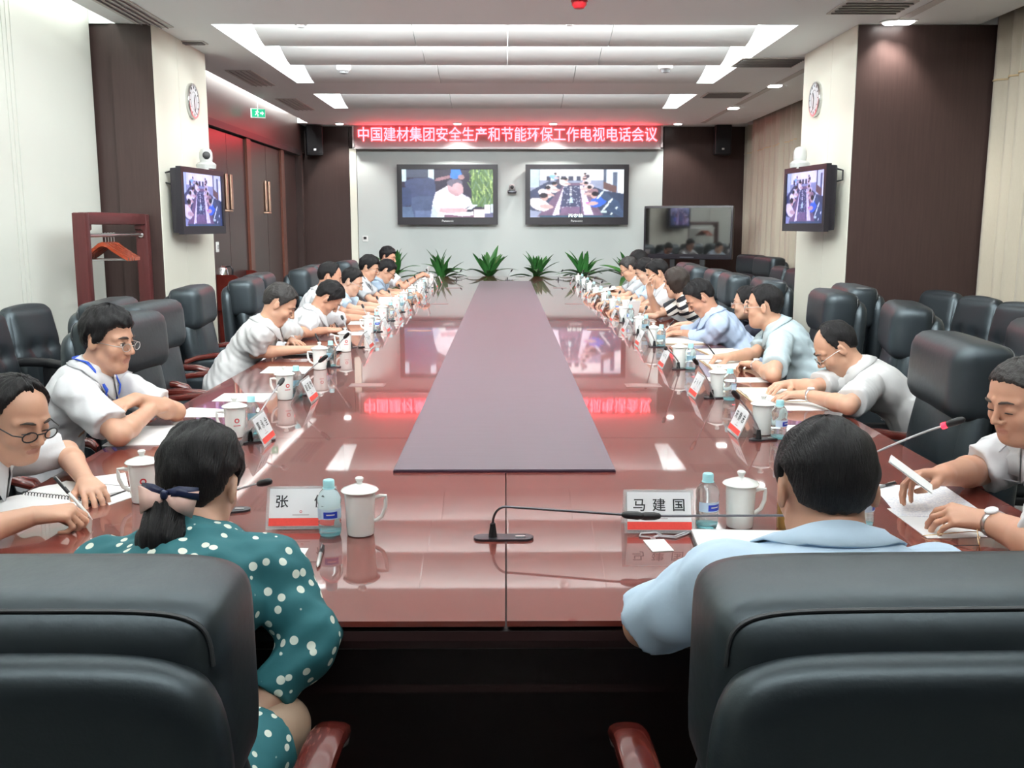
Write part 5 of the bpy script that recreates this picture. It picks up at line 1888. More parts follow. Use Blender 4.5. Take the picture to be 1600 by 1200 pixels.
# --- right row
PE['r1'] = person('balding man in a white shirt and rimless glasses resting his hands on a notebook', atd(1306, 545, 4.62), -80, -82, 38, 0,
    [arm('R', atz(1268, 606, .80), atz(1236, 600, .80), (-.85, -.45, 0), (0, 0, -1), 'relax'),
     arm('L', atz(1326, 634, .80), atz(1262, 617, .80), (-.97, .15, 0), (0, 0, -1), 'relax', girth=1.05)],
    shirt='shirt_offwhite', sleeve=.82, hair='bald', hthick=.012, skin='skin', vox=.0046, glasses='silver', watch=1, seed=15, ws=1.03)
PE['r2'] = person('man in a mint white shirt and glasses looking across the table', atd(1193, 479, 5.72), -78, -66, 4, 0,
    [arm('R', atz(1178, 553, .80), atz(1140, 557, .80), (-.95, -.15, 0), (0, 0, -1), 'pen'),
     arm('L', atz(1208, 586, .80), atz(1180, 570, .80), (-.55, .80, 0), (0, 0, -1), 'half', girth=1.05)],
    shirt='shirt_mint', sleeve=.78, hair='short', hthick=.011, skin='skin', vox=.005, glasses='silver', gaze='open', watch=1, seed=16, fat=1.06)
PE['r2b'] = person('man in a dark jacket and glasses half hidden behind the man in mint white', atd(1166, 474, 7.35), -84, -62, 4, 0,
    [arm('R', (1.62, 7.55, .72), (1.40, 7.50, .80), (-.95, -.1, 0), curl='relax'),
     arm('L', (1.66, 7.15, .72), (1.45, 7.20, .80), (-.95, .1, 0), curl='relax')],
    shirt='jacket', sleeve=1.8, hair='short', hthick=.014, skin='skin2', vox=.0063, glasses='silver', gaze='open', seed=17)
PE['r3'] = person('man in a long-sleeved pale blue shirt writing with his head bowed', atd(1094, 466, 6.72), -84, -84, 40, 0,
    [arm('R', (1.36, 6.98, .80), atz(1060, 514, .80), (-.95, -.20, 0), (0, 0, -1), 'pen'),
     arm('L', atz(1112, 527, .80), atz(1068, 520, .80), (-.92, .35, 0), (0, 0, -1), 'relax')],
    shirt='shirt_blue', sleeve=1.72, hair='short', hthick=.015, skin='skin3', vox=.0055, seed=18)
PE['r4'] = person('woman with a dark bob and black and cream striped top, hand raised to her face', atd(1056, 442, 8.2), -84, -58, 12, 0,
    [arm('R', (1.30, 8.38, .80), (1.21, 8.22, .98), (-.2, -.15, .95), (.7, -.5, 0), 'relax'),
     arm('L', atz(1062, 484, .80), (1.26, 8.22, .80), (-.75, .6, .05), (0, 0, -1), 'relax')],
    shirt='stripes', hair='bob', hthick=.020, hmat='hair_brown', skin='skin2', vox=.006, seed=19, collar=False, shoulders=.155)
PE['r5'] = person('man in a white shirt resting his forearms, next to the striped woman', atd(1027, 428, 9.0), -86, -84, 26, 0,
    [arm('R', (1.30, 9.2, .80), (1.05, 9.15, .80), (-.95, -.1, 0), curl='relax'),
     arm('L', (1.32, 8.78, .80), (1.08, 8.86, .80), (-.95, .1, 0), curl='relax')],
    shirt='shirt_white', hair='short', hthick=.018, skin='skin', vox=.0066, seed=20)
PE['r6'] = person('man in a pale blue shirt reading, second past the striped woman', atd(1008, 424, 9.8), -86, -86, 32, 0,
    [arm('R', (1.28, 10.0, .80), (1.02, 9.95, .80), (-.95, -.1, 0), curl='relax'),
     arm('L', (1.30, 9.58, .80), (1.05, 9.66, .80), (-.95, .1, 0), curl='relax')],
    shirt='shirt_sky', hair='fringe', hthick=.018, skin='skin2', vox=.0066, seed=21)
PE['r7'] = person('grey-haired man in glasses reading an open booklet at the far curtain side', atd(983, 420, 10.65), -88, -82, 30, 0,
    [arm('R', (1.26, 10.85, .80), (1.02, 10.8, .82), (-.95, -.1, .1), curl='relax'),
     arm('L', (1.28, 10.42, .80), (1.05, 10.5, .82), (-.95, .1, .1), curl='relax')],
    shirt='shirt_grey', hair='short', hthick=.013, hmat='hair_grey', skin='skin', vox=.0066, glasses='dark', seed=22)
PE['r8'] = person('person with full black hair turned away, farthest on the curtain side', atd(997, 408, 11.45), -88, -100, 14, 0,
    [arm('R', (1.42, 11.65, .80), (1.18, 11.6, .80), (-.95, -.1, 0), curl='relax'),
     arm('L', (1.44, 11.2, .80), (1.2, 11.3, .80), (-.95, .1, 0), curl='relax')],
    shirt='shirt_white', hair='bob', hthick=.018, skin='skin2', vox=.007, seed=23)

# chairs under the sitters
for k, lb, bk, tn in (('sheet', 'black executive chair of the stout man holding a sheet', .10, 0), ('writer', 'black executive chair of the older man writing in a spiral notebook', .12, 0),
                      ('lanyard', 'black executive chair of the man with the blue lanyard', .10, 0), ('l3', 'black executive chair behind the greying man writing, pushed well back', .36, .05),
                      ('l4', 'black executive chair behind the man bending low to write', .26, .0), ('l5', 'black executive chair of the man half hidden on the door side', .12, 0), ('l6', 'black executive chair of the man in sky blue with glasses', .15, 0),
                      ('l7', 'black executive chair of the man with the dark neck strap', .10, 0), ('l8', 'black executive chair of the man in slate blue', .12, 0), ('l9', 'black executive chair of the farthest man on the door side', .05, 0),
                      ('r1', 'black executive chair of the balding man, turned slightly', .16, -.08), ('r2', 'black executive chair behind the man in mint white', .16, -.05), ('r2b', 'black executive chair of the man in the dark jacket', .02, 0),
                      ('r3', 'black executive chair behind the man in long pale blue sleeves', .22, 0), ('r4', 'black executive chair of the woman in the striped top', .12, 0), ('r5', 'black executive chair beside the striped woman', .12, 0),
                      ('r6', 'black executive chair second past the striped woman', .12, 0), ('r7', 'black executive chair of the grey-haired reader', .10, 0), ('r8', 'black executive chair of the person with full black hair', .06, 0)):
    seat_for(PE[k], lb, bk, turn=tn)

# ponytail, bow and raised knee of the woman in teal
q = PE['teal']
H, base = q['H'], q['base']
cl = [H(-.010, -.102, -.022), H(-.010, -.135, -.052), H(-.008, -.148, -.11), H(-.004, -.142, -.17), H(.002, -.134, -.24)]
lo = np.min(cl, 0) - .12
hi = np.max(cl, 0) + .12
fd = Field(lo, hi, .005)
for (a, b), (ra, rb) in zip(zip(cl[:-1], cl[1:]), ((.018, .032), (.032, .046), (.046, .046), (.046, .024))):
    fd.cone(a, b, ra, rb, .02)
ax = [(fd.lo[i] + fd.h * np.arange(fd.n[i])).astype(np.float32) for i in range(3)]
fd.F += (.003 * np.sin(230 * ax[0][:, None, None] + 40 * ax[2][None, None, :]) + .002 * np.sin(410 * ax[0][:, None, None] + 25 * ax[2][None, None, :] + 90 * ax[1][None, :, None])).astype(np.float32)
link('ponytail', fd.mesh('ponytail', [M['hair']], base), q['root'])


def Hv(x, y, z):
    return Vector(H(x, y, z) - base)


for s in (-1, 1):
    for nm, m, dz, dy, sc in (('bow_loop', 'bow_navy', .008, -.012, 1.0), ('bow_tail', 'bow_pink', -.020, -.014, 1.0)):
        o = s * .047 * sc
        X0 = -.006
        if nm == 'bow_tail':
            rows = [[Hv(X0 + s * .003, -.162, -.026), Hv(X0 + s * .003, -.162, -.038)], [Hv(X0 + s * .030, -.166, -.018), Hv(X0 + s * .028, -.164, -.054)], [Hv(X0 + s * .060, -.146, -.010), Hv(X0 + s * .050, -.142, -.066)]]
        else:
            rows = [[Hv(X0 + s * .004, -.160, -.014), Hv(X0 + s * .004, -.160, -.028)], [Hv(X0 + s * .028, -.168, -.004), Hv(X0 + s * .028, -.168, -.024)], [Hv(X0 + s * .058, -.146, -.004), Hv(X0 + s * .062, -.144, -.030)]]
        b = part(nm, MB().ribbon(rows), M[m], q['root'])
        so = b.modifiers.new('thick', 'SOLIDIFY')
        so.thickness = .006
part('bow_knot', MB().cushion(Hv(-.006, -.168, -.024), (.016, .014, .020), .008, n=5), M['bow_navy'], q['root'])
hp_ = q['hip']
k0, k1, k2 = np.array([hp_[0] + .09, hp_[1], .53]), np.array([-.45, 1.82, .565]), np.array([-.50, 1.95, .22])
fl = Field(np.minimum(np.minimum(k0, k1), k2) - .16, np.maximum(np.maximum(k0, k1), k2) + .16, .009)
fl.cone(k0, k1, .075, .058, .02)
fl.cone(k1, k2, .054, .036, .02)
link('stocking_leg', fl.mesh('stocking_leg', [M['stocking']], base), q['root'])
fl = Field(np.array([hp_[0] - .35, hp_[1] - .2, .3]), np.array([hp_[0] + .45, hp_[1] + .45, .8]), .010)
m1 = k0 + (k1 - k0) * .80
fl.cone(k0, m1, .098, .080, .03, cut=1.0)
l0 = np.array([hp_[0] - .09, hp_[1], .53])
fl.cone(l0, l0 + np.array([-.04, .36, -.01]), .098, .078, .03, cut=1.0)
fl.ell(hp_, np.eye(3), (.19, .15, .13), .04)
fl.wrinkle(9, .003)
link('skirt', fl.mesh('skirt', [M['dots']], base), q['root'])
fl = Field(np.array([hp_[0] - .35, hp_[1] - .2, .0]), np.array([hp_[0] + .45, hp_[1] + .75, .8]), .010)
fl.cone(l0, l0 + np.array([-.04, .42, -.02]), .07, .058, .02)
fl.cone(l0 + np.array([-.04, .42, -.02]), l0 + np.array([-.03, .46, -.45]), .056, .036, .02)
link('stocking_leg', fl.mesh('stocking_leg', [M['stocking']], base), q['root'])


def strap(pr, m, w, drop, badge=None, twist=0.0):
    """neck strap lying on the chest in a V"""
    N, r, f, sp, base = pr['N'], pr['r'], pr['f'], pr['sp'], pr['base']
    ch = nrm(f - sp * (f @ sp))
    rows = []
    for s in (-1, 1):
        pts = []
        for i in range(13):
            t = i / 12
            if t < .35:
                u = t / .35
                p = N + r * s * .082 * math.sin(u * PI / 2) - ch * .07 * math.cos(u * PI / 2) + sp * (.0 - .03 * u)
                p = pr['fs'].outside(p, nrm(sp + ch * (u - .6)), .010)
            else:
                u = (t - .35) / .65
                p = N + r * s * .082 * (1 - u) ** .9 - sp * (.03 + drop * u) + ch * .01
                p = pr['fs'].outside(p, nrm(ch + sp * .5 * (1 - u)), .009) + nrm(ch + sp * .5 * (1 - u)) * (.009 + .012 * max(0, .5 - u))
            pts.append(p - base)
        row = []
        for i, p in enumerate(pts):
            t_ = nrm(pts[min(i + 1, 12)] - pts[max(i - 1, 0)])
            b_ = np.cross(t_, ch if i > 4 else sp)
            b_ = nrm(b_) * (1 if b_ @ r > 0 else -1)
            row.append([Vector(p - b_ * w / 2), Vector(p + b_ * w / 2)])
        b = part('neck_strap', MB().ribbon(row), M[m], pr['root'])
        so = b.modifiers.new('thick', 'SOLIDIFY')
        so.thickness = .004
    e = pr['fs'].outside(N - sp * (drop + .05), ch, .012) - base
    if badge:
        part('strap_clip', MB().cushion(Vector(e), (.018, .018, .05), .006, n=4), M[badge], pr['root'])


strap(PE['lanyard'], 'lanyard', .019, .195)
strap(PE['sheet'], 'cord', .006, .24, 'cord')
strap(PE['l7'], 'jacket', .014, .22)

# ================================================================== things on the table
def make_mug():
    t = thing('lidded_mug', 'proto', 'mug', (0, 0, 0), 0, 'white lidded mugs on the table')
    part('body', MB().lathe([(.030, 0), (.0345, .002), (.036, .008), (.038, .06), (.041, .112), (.0415, .116), (.038, .116), (.036, .10), (.033, .012)], n=28), M['ceramic'], t)
    part('handle', MB().tube([(.038, 0, .098), (.052, 0, .102), (.068, 0, .102), (.067, 0, .092), (.066, 0, .072), (.056, 0, .048), (.040, 0, .036), (.036, 0, .036)], [.0055, .0055, .0042, .0055, .0058, .0058, .0055, .005], 8), M['ceramic'], t)
    ld = part('lid', MB().lathe([(.040, .1165), (.048, .1168), (.049, .119), (.044, .124), (.022, .1325), (.008, .136), (.0075, .141), (.011, .146), (.0115, .151), (.008, .154), (.001, .1545)], n=28), M['ceramic'], t)
    g = MB()
    for i in range(12):
        a0, a1 = 2 * PI * i / 12, 2 * PI * (i + 1) / 12
        q = []
        for a, rad in ((a0, .0095), (a1, .0095), (a1, .0055), (a0, .0055)):
            x, z = rad * math.cos(a), rad * math.sin(a) + .068
            rb = .0383 + .003 * (z - .06) / .052 + .0006
            ph = x / rb
            q.append((-rb * math.sin(ph), rb * math.cos(ph), z))
        g.add(q, [(0, 1, 2, 3)])
    q = []
    for k in range(5):
        x0 = -.013 + k * .0054
        for (x, z) in ((x0, .047), (x0 + .004, .047), (x0 + .004, .051), (x0, .051)):
            rb = .0383
            q.append((-rb * math.sin(x / rb), rb * math.cos(x / rb), z))
    g.add(q, [tuple(range(4 * k, 4 * k + 4)) for k in range(5)])
    part('emblem', g, M['logo_red'], t, label='red ring emblem with a short red line')
    return t


def make_bottle():
    t = thing('water_bottle', 'proto', 'bottle', (0, 0, 0), 0, 'small blue water bottles on the table')
    part('body', MB().lathe([(.020, .0), (.0265, .003), (.029, .012), (.030, .03), (.0285, .034), (.030, .038), (.0285, .043), (.0305, .048), (.0305, .078), (.029, .082), (.0315, .092), (.030, .104), (.024, .116), (.0155, .126), (.0125, .131)], n=24), M['bottle'], t)
    part('base', MB().lathe([(.019, .0008), (.0262, .0032), (.0285, .011), (.0285, .013), (.001, .009)], n=20), M['bottle_base'], t)
    part('cap', MB().lathe([(.0145, .128), (.0148, .131), (.0148, .146), (.013, .149), (.001, .1495)], n=24), M['cap'], t)
    part('neck_ring', MB().lathe([(.013, .1255), (.0165, .1262), (.0165, .128), (.013, .1285)], n=20), M['cap'], t)

    def wrap(a0, a1, z0, z1, r=.0309):
        rows = []
        for i in range(9):
            a = a0 + (a1 - a0) * i / 8
            rows.append([(r * math.sin(a), -r * math.cos(a), z0), (r * math.sin(a), -r * math.cos(a), z1)])
        return MB().ribbon(rows)
    lb = part('label_band', wrap(-1.3, 1.3, .050, .076), M['pale_label'], t)
    part('blue_patch', wrap(-.45, .75, .053, .070, .0312), M['blue_label'], lb)
    part('white_print', wrap(-.2, .5, .061, .064, .0314), M['white_plastic'], lb)
    return t


def strokes(rs, w, h, n):
    """handwritten-looking marks, for cards whose writing cannot be made out"""
    g = MB()
    for c in range(n):
        cx = (c - (n - 1) / 2) * w / n
        for k in range(6):
            a = rs.choice((0, 0, PI / 2, PI / 2, .8, -.8))
            L = rs.uniform(.35, .8) * h
            x, z = cx + rs.uniform(-.25, .25) * w / n, rs.uniform(-.35, .35) * h
            d = Vector((math.cos(a) * L / 2, math.sin(a) * L / 2))
            nn = Vector((-math.sin(a), math.cos(a))) * h * .045
            p = [Vector((x, z)) - d - nn, Vector((x, z)) + d - nn, Vector((x, z)) + d + nn * .6, Vector((x, z)) - d + nn * .6]
            g.add([(v.x, v.y, k * 1e-5) for v in p], [(0, 1, 2, 3)])
    return g


def name_card(label, loc, rz, words=None, seed=0, group='name cards on the table'):
    """tent card; local: ridge along x, both faces printed; front face looks to -y"""
    t = thing('name_card', label, 'name card', loc, rz, group)
    W, Hh, D = .185, .105, .046
    sl = math.atan2(Hh, D)
    L = math.hypot(Hh, D)
    for s in (-1, 1):
        # frame of the sloping face: origin at the foot's middle, x along the ridge, y up the slope, z outwards
        o = Vector((0, s * D, .001))
        u = Vector((1, 0, 0)) if s < 0 else Vector((-1, 0, 0))
        v = Vector((0, -s * math.cos(sl), math.sin(sl)))
        n = u.cross(v)
        Mx = Matrix((u, v, n)).transposed().to_4x4()
        Mx.translation = o
        part('acrylic_sheet', MB().prism([(-W / 2, 0), (W / 2, 0), (W / 2, L), (-W / 2, L)], .002, Mx), M['acrylic'], t, False)
        if s > 0 and seed >= 0:
            continue
        c = part('card', MB().prism([(-W / 2 + .008, .008), (W / 2 - .008, .008), (W / 2 - .008, L - .006), (-W / 2 + .008, L - .006)], .0006, Mx @ Matrix.Translation((0, 0, .0022))), M['card_white'], t, False)
        part('red_band', MB().prism([(-W / 2 + .008, .009), (W / 2 - .008, .009), (W / 2 - .008, .030), (-W / 2 + .008, .030)], .0004, Mx @ Matrix.Translation((0, 0, .0029))), M['card_red'], c, False)
        rs = random.Random(abs(seed))
        for k in range(3 if not words else len(words)):
            if words and words[k] == ' ':
                continue
            nch = 3 if not words else len(words)
            cx = (k - (nch - 1) / 2) * (.044 if not words else .026)
            if words:
                tx = link('character', text_mesh(words[k], M['ink'], .036, 0, 'character', 1.0, 1.0, .0004), c)
            else:
                tx = link('character', strokes(rs, .043, .030, 1).mesh('character', M['ink'], False), c)
            tx.matrix_local = Mx @ Matrix.Translation((cx, .072, .0034))
        g = MB()
        for i in range(10):
            a0, a1 = 2 * PI * i / 10, 2 * PI * (i + 1) / 10
            g.add([Mx @ Vector((r_ * math.cos(a), .047 + r_ * math.sin(a), .0034)) for a, r_ in ((a0, .0035), (a1, .0035), (a1, .002), (a0, .002))], [(0, 1, 2, 3)])
        part('emblem', g, M['logo_red'], c, False)
        part('small_print', MB().add([Mx @ Vector(p) for p in ((-.022, .037, .0034), (.022, .037, .0034), (.022, .0395, .0034), (-.022, .0395, .0034))], [(0, 1, 2, 3)]), M['grey_print'], c, False)
    return t


def microphone(label, loc, tip, base_rz=0.0, ring=False, bend=None, base_len=.14):
    """gooseneck microphone on a long rounded base plate; tip is the head's position in the room"""
    t = thing('gooseneck_microphone', label, 'microphone', (loc[0], loc[1], TOP), 0, 'gooseneck microphones on the table')
    out = []
    w = .0235
    for i in range(9):
        a = -PI / 2 + PI * i / 8
        out.append((base_len / 2 - w + w * math.cos(a), w * math.sin(a)))
    out += [(-x, -y) for x, y in out]
    part('base_plate', MB().prism(out, .006, Matrix.Rotation(base_rz, 4, 'Z')), M['dark_metal'], t)
    part('button', MB().cushion(Matrix.Rotation(base_rz, 3, 'Z') @ Vector((base_len * .28, 0, .0068)), (.026, .012, .003), .0012, n=3), M['silver'], t)
    e = Vector(tip) - Vector((loc[0], loc[1], TOP))
    foot = Matrix.Rotation(base_rz, 3, 'Z') @ Vector((-base_len * .18, 0, .006))
    top = foot + Vector((0, 0, .035))
    hd = Vector((e.x - top.x, e.y - top.y, 0))
    bz = e.z if bend is None else bend
    pts = [top]
    if bend is not None:            # rises, then runs level
        r = bend - top.z
        h = hd.normalized()
        for i in range(1, 7):
            a = PI / 2 * i / 6
            pts.append(top + h * (r * .75 * (1 - math.cos(a))) + Vector((0, 0, r * math.sin(a))))
        pts.append(e)
    else:
        for i in range(1, 9):
            u = i / 8
            pts.append(top + Vector((hd.x * u ** 1.12, hd.y * u ** 1.12, (e.z - top.z) * (1 - (1 - u) ** 1.08))))
    part('socket_boot', MB().cyl(foot, top, .0115, .007, 12), M['plastic'], t)
    part('neck', MB().tube(pts, .0032, 8), M['dark_metal' if bend else 'neck_metal'], t)
    d = (pts[-1] - pts[-2]).normalized()
    hs = pts[-1]
    part('capsule', MB().tube([hs - d * .004, hs, hs + d * .012, hs + d * .035, hs + d * .048, hs + d * .053], [.004, .0075, .0100, .0105, .008, .003], 12), M['plastic'], t)
    if ring:
        part('light_ring', MB().tube([hs - d * .012, hs - d * .006, hs + d * .002], [.0088, .0095, .0088], 12), M['red_dot'], t)
    return t


def sheet(name, label, cat, corners, m='paper', group=None, thick=.0012, z=TOP + .0002):
    """paper lying on the table from four corner points"""
    cs = [Vector((c[0], c[1], 0)) for c in corners]
    ctr = sum(cs, Vector()) / len(cs)
    mb = MB()
    n = len(cs)
    vs = [(c.x - ctr.x, c.y - ctr.y, 0) for c in cs] + [(c.x - ctr.x, c.y - ctr.y, thick) for c in cs]
    mb.add(vs, [tuple(range(n - 1, -1, -1)), tuple(range(n, 2 * n))] + [(i, (i + 1) % n, n + (i + 1) % n, n + i) for i in range(n)])
    o = part(name, mb, M[m], None, False, loc=(ctr.x, ctr.y, z))
    return tag(o, label, cat, group)


def rect(cx, cy, w, l, a=0.0):
    ca, sa = math.cos(a), math.sin(a)
    return [(cx + x * ca - y * sa, cy + x * sa + y * ca) for x, y in ((-w / 2, -l / 2), (w / 2, -l / 2), (w / 2, l / 2), (-w / 2, l / 2))]


def notebook(label, cx, cy, w, l, a=0.0, cover='kraft', page='page', spiral=False, open_=True, z=TOP):
    t = thing('notebook', label, 'notebook', (cx, cy, z), a)
    part('cover', MB().bounds(-w / 2 - .006, w / 2 + .006, -l / 2 - .006, l / 2 + .006, 0.0003, .004), M[cover], t, False)
    if open_:
        for s in (-1, 1):
            rows = []
            for i in range(9):
                u = i / 8
                y = s * (l / 2) * u
                zz = .004 + .010 * math.sin(PI * min(1, u * 1.15 + .12)) * (1 - .35 * u)
                rows.append([(-w / 2, y, zz), (w / 2, y, zz)])
            lo = [[(p[0], p[1], .0042) for p in r_] for r_ in rows]
            mb = MB().ribbon(rows)
            mb.ribbon(lo)
            n = 18
            for i in range(8):
                for e in (0, 1):
                    mb.f.append((2 * i + e, 2 * i + 2 + e, n + 2 * i + 2 + e, n + 2 * i + e))
            mb.f.append((16, 17, n + 17, n + 16))
            mb.f.append((0, 1, n + 1, n))
            part('page_block', mb, M[page], t)
    else:
        part('page_block', MB().bounds(-w / 2, w / 2, -l / 2, l / 2, .004, .012), M[page], t, False)
    if spiral:
        for i in range(22):
            x = -w / 2 + .008 + (w - .016) * i / 21
            part('ring', MB().tube([(x, .007 * math.cos(b), .011 + .007 * math.sin(b)) for b in [k * PI / 4 for k in range(9)]], .0013, 5), M['plastic'], t)
    return t


def pen(label, a, b, r=.0045, body='silver'):
    a, b = Vector(a), Vector(b)
    t = thing('pen', label, 'pen', tuple(a))
    d = b - a
    part('barrel', MB().tube([d * .08, d * .12, d * .62], [r * .6, r, r], 10), M[body], t)
    part('tip', MB().cyl((0, 0, 0), d * .08, .0008, r * .6, 8), M['silver'], t)
    part('cap', MB().tube([d * .62, d * .64, d * .97, d], [r, r * 1.15, r * 1.1, r * .6], 10), M['plastic'], t)
    part('clip', MB().tube([d * .96 + Vector((0, 0, r * 1.5)), d * .72 + Vector((0, 0, r * 1.5))], .0012, 5), M['silver'], t)
    return t


MUG = make_mug()
BOT = make_bottle()
first = {'m': True, 'b': True}


def mug(x, y, rz, label):
    if first['m']:
        first['m'] = False
        MUG.location, MUG.rotation_euler = (x, y, TOP + .0004), (0, 0, rz)
        MUG['label'] = label
        return MUG
    return dup(MUG, (x, y, TOP + .0004), rz, label)


def bottle(x, y, rz, label):
    if first['b']:
        first['b'] = False
        BOT.location, BOT.rotation_euler = (x, y, TOP + .0004), (0, 0, rz)
        BOT['label'] = label
        return BOT
    return dup(BOT, (x, y, TOP + .0004), rz, label)


NTH = ['first', 'second', 'third', 'fourth', 'fifth', 'sixth', 'seventh', 'eighth', 'ninth', 'tenth', 'eleventh', 'twelfth', 'thirteenth', 'fourteenth']
# near end
p = atz(562, 838)
mug(p.x, p.y + .02, 0.05, 'white lidded mug at the near end beside the bottle of the woman in teal')
p = atz(1158, 826)
mug(p.x, p.y + .02, 0.05, 'white lidded mug at the near end beside the bottle of the man in pale blue')
p = atz(515, 838)
bottle(p.x, p.y + .01, .1, 'small blue water bottle standing before a name card at the near end, door side')
p = atz(1105, 826)
bottle(p.x, p.y + .01, .35, 'small blue water bottle beside the lone mug handled toward the man in pale blue')
p = atz(1346, 824)
bottle(p.x, p.y, 1.0, 'small blue water bottle behind the head of the man in pale blue')
name_card('tent name card with two handwritten characters, partly behind a bottle at the near end', (-.548, 2.56, TOP), .02, '张   健', -5)
name_card('tent name card with three handwritten characters crossed by a microphone at the near end', (.405, 2.52, TOP), -.02, '马 建 国', -6)
tip1 = atz(974, 803, .84)
microphone('long level gooseneck microphone on a plate in the middle of the near end', (-.006, 2.435), (tip1.x - .0, tip1.y, .838), 0.0, bend=.088, base_len=.155)
tip2 = atz(1030, 804, .84)
microphone('level gooseneck microphone coming in from beside the man in pale blue', (.775, 2.36), (tip2.x, tip2.y, .836), 2.9, bend=.086, base_len=.155)
m0 = atz(352, 800)
tip = atz(404, 756, .86)
microphone('gooseneck microphone in front of the woman in teal, its head past her ear', (m0.x, m0.y, TOP), tip, 0.3)
m0 = atz(1310, 770)
tip = atz(1478, 664, 1.0)
microphone('tall gooseneck microphone with a glowing red ring by the man holding a sheet', (m0.x - .02, m0.y, TOP), tip, 0.2, ring=True)
pen('black and silver pen lying below the bottle at the near end', atz(496, 886, TOP + .005), atz(504, 853, TOP + .005), .0052)
sheet('paper_sheet', 'white sheet under the elbow of the woman in teal', 'paper', [atz(395, 905), atz(455, 905), atz(482, 857), atz(425, 857)], group='loose sheets on the table')
notebook('white ring binder pages under the hand of the man in pale blue', .60, 2.36, .24, .22, -.06, 'plastic', 'paper', open_=False)
b = thing('name_badge', 'white badge card with a clear grey cord at the near end', 'badge', (.385, 2.375, TOP), .12)
part('card', MB().cushion((0, 0, .0015), (.056, .092, .0026), .001, n=3), M['paper'], b, False)
part('clip', MB().cushion((0, .052, .003), (.014, .016, .005), .002, n=3), M['silver'], b)
for k in (0, 1):
    part('cord', MB().tube([(0, .058, .003), (.02, .066 + .01 * k, .003), (.06, .05 + .012 * k, .003), (.095, .075 + .012 * k, .003), (.13, .11 + .01 * k, .003)], .0022, 6), M['cord'], b)
part('cord', MB().tube([(0, .058, .003), (-.03, .075, .003), (-.02, .095, .003), (.02, .098, .003), (.03, .08, .003)], .0022, 6), M['cord'], b)
p = atz(1219, 826)
b = thing('tea_flask', 'amber glass tea flask half hidden beside the ear of the man in pale blue', 'flask', (p.x + .02, p.y, TOP))
part('body', MB().lathe([(.028, 0), (.03, .004), (.03, .12), (.024, .13)], n=20), M['amber'], b)
part('lid', MB().lathe([(.027, .128), (.028, .132), (.028, .16), (.024, .164), (.001, .1645)], n=20), M['dark_metal'], b)
p = atz(152, 862)
b = thing('binder_clip', 'small silver binder clip lying near the large black chair back', 'clip', (p.x, p.y, TOP), .4)
part('spine', MB().prism([(-.012, 0), (.012, 0), (.003, .014), (-.003, .014)], .03, Matrix.Rotation(PI / 2, 4, 'X')), M['white_plastic'], b, False)
for s in (-1, 1):
    part('wire_arm', MB().tube([(s * .003, -.008, .013), (s * .010, -.008, .032), (s * .012, -.015, .040), (s * .010, -.022, .032), (s * .003, -.022, .013)], .0014, 6), M['silver'], b)
sheet('paper_sheet', 'white sheet on the table beside the binder clip', 'paper', [atz(150, 872), atz(185, 872), atz(195, 862), atz(170, 861)], group='loose sheets on the table')

# left corner place
p = atz(222, 786)
mug(p.x, p.y + .02, PI + .35, 'white lidded mug with red emblem between the writing man and the woman in teal')
nb = notebook('open spiral notebook the older man writes in', -1.325, 2.80, .25, .36, -.32, 'plastic', 'paper', spiral=True)
tp = PE['writer']['J'][0][4]['tip']
pen('white ballpoint pen in the writing hand of the older man', (tp[0] + .035, tp[1] + .02, TOP + .016), (tp[0] - .075, tp[1] + .055, TOP + .125), .0045, 'white_plastic')
sheet('paper_sheet', 'white papers sticking out beyond the spiral notebook', 'paper', [atz(148, 745), atz(196, 739), atz(205, 778), atz(170, 790)], group='loose sheets on the table')
# man with the lanyard
t = notebook('thick open white notebook in front of the man with the blue lanyard', -1.355, 3.70, .26, .34, .06, 'paper', 'paper')
# right corner
sheet('printed_document', 'printed document pages under the hands of the man holding a sheet', 'document', [(1.14, 2.96), (1.36, 2.93), (1.34, 2.60), (1.09, 2.62)], 'printed', z=TOP + .0016)
sheet('paper_sheet', 'white sheets beneath the printed document at the right corner', 'paper', [(1.09, 2.70), (1.30, 2.66), (1.31, 2.44), (1.09, 2.43)], group='loose sheets on the table')
pr = PE['sheet']
wl_, wr_ = pr['J'][1][4]['tip'], pr['J'][0][4]['tip']
A, B = atz(1388, 722, .90), atz(1455, 772, .85)
t = thing('held_sheet', 'folded white sheet held up in both hands by the stout man', 'paper', tuple((A + B) / 2))
dv = (B - A)
e1 = dv.normalized()
e2 = Vector((.38, .88, -.10)).normalized()
for k in (0, 1):
    q = [A - e2 * .02, B - e2 * .02, B + e2 * .14, A + e2 * .14]
    o_ = (A + B) / 2
    n_ = e1.cross(e2).normalized() * (.002 + .003 * k)
    part('leaf', MB().add([v - o_ + n_ for v in q] + [v - o_ + n_ * 1.3 for v in q], [(0, 1, 2, 3), (7, 6, 5, 4), (0, 1, 5, 4), (1, 2, 6, 5), (2, 3, 7, 6), (3, 0, 4, 7)]), M['paper'], t, False)
p = atz(1528, 857)
b = thing('eyeglasses', 'gold wire eyeglasses lying on the table by the white sheets', 'glasses', (p.x, p.y, TOP), 1.15)
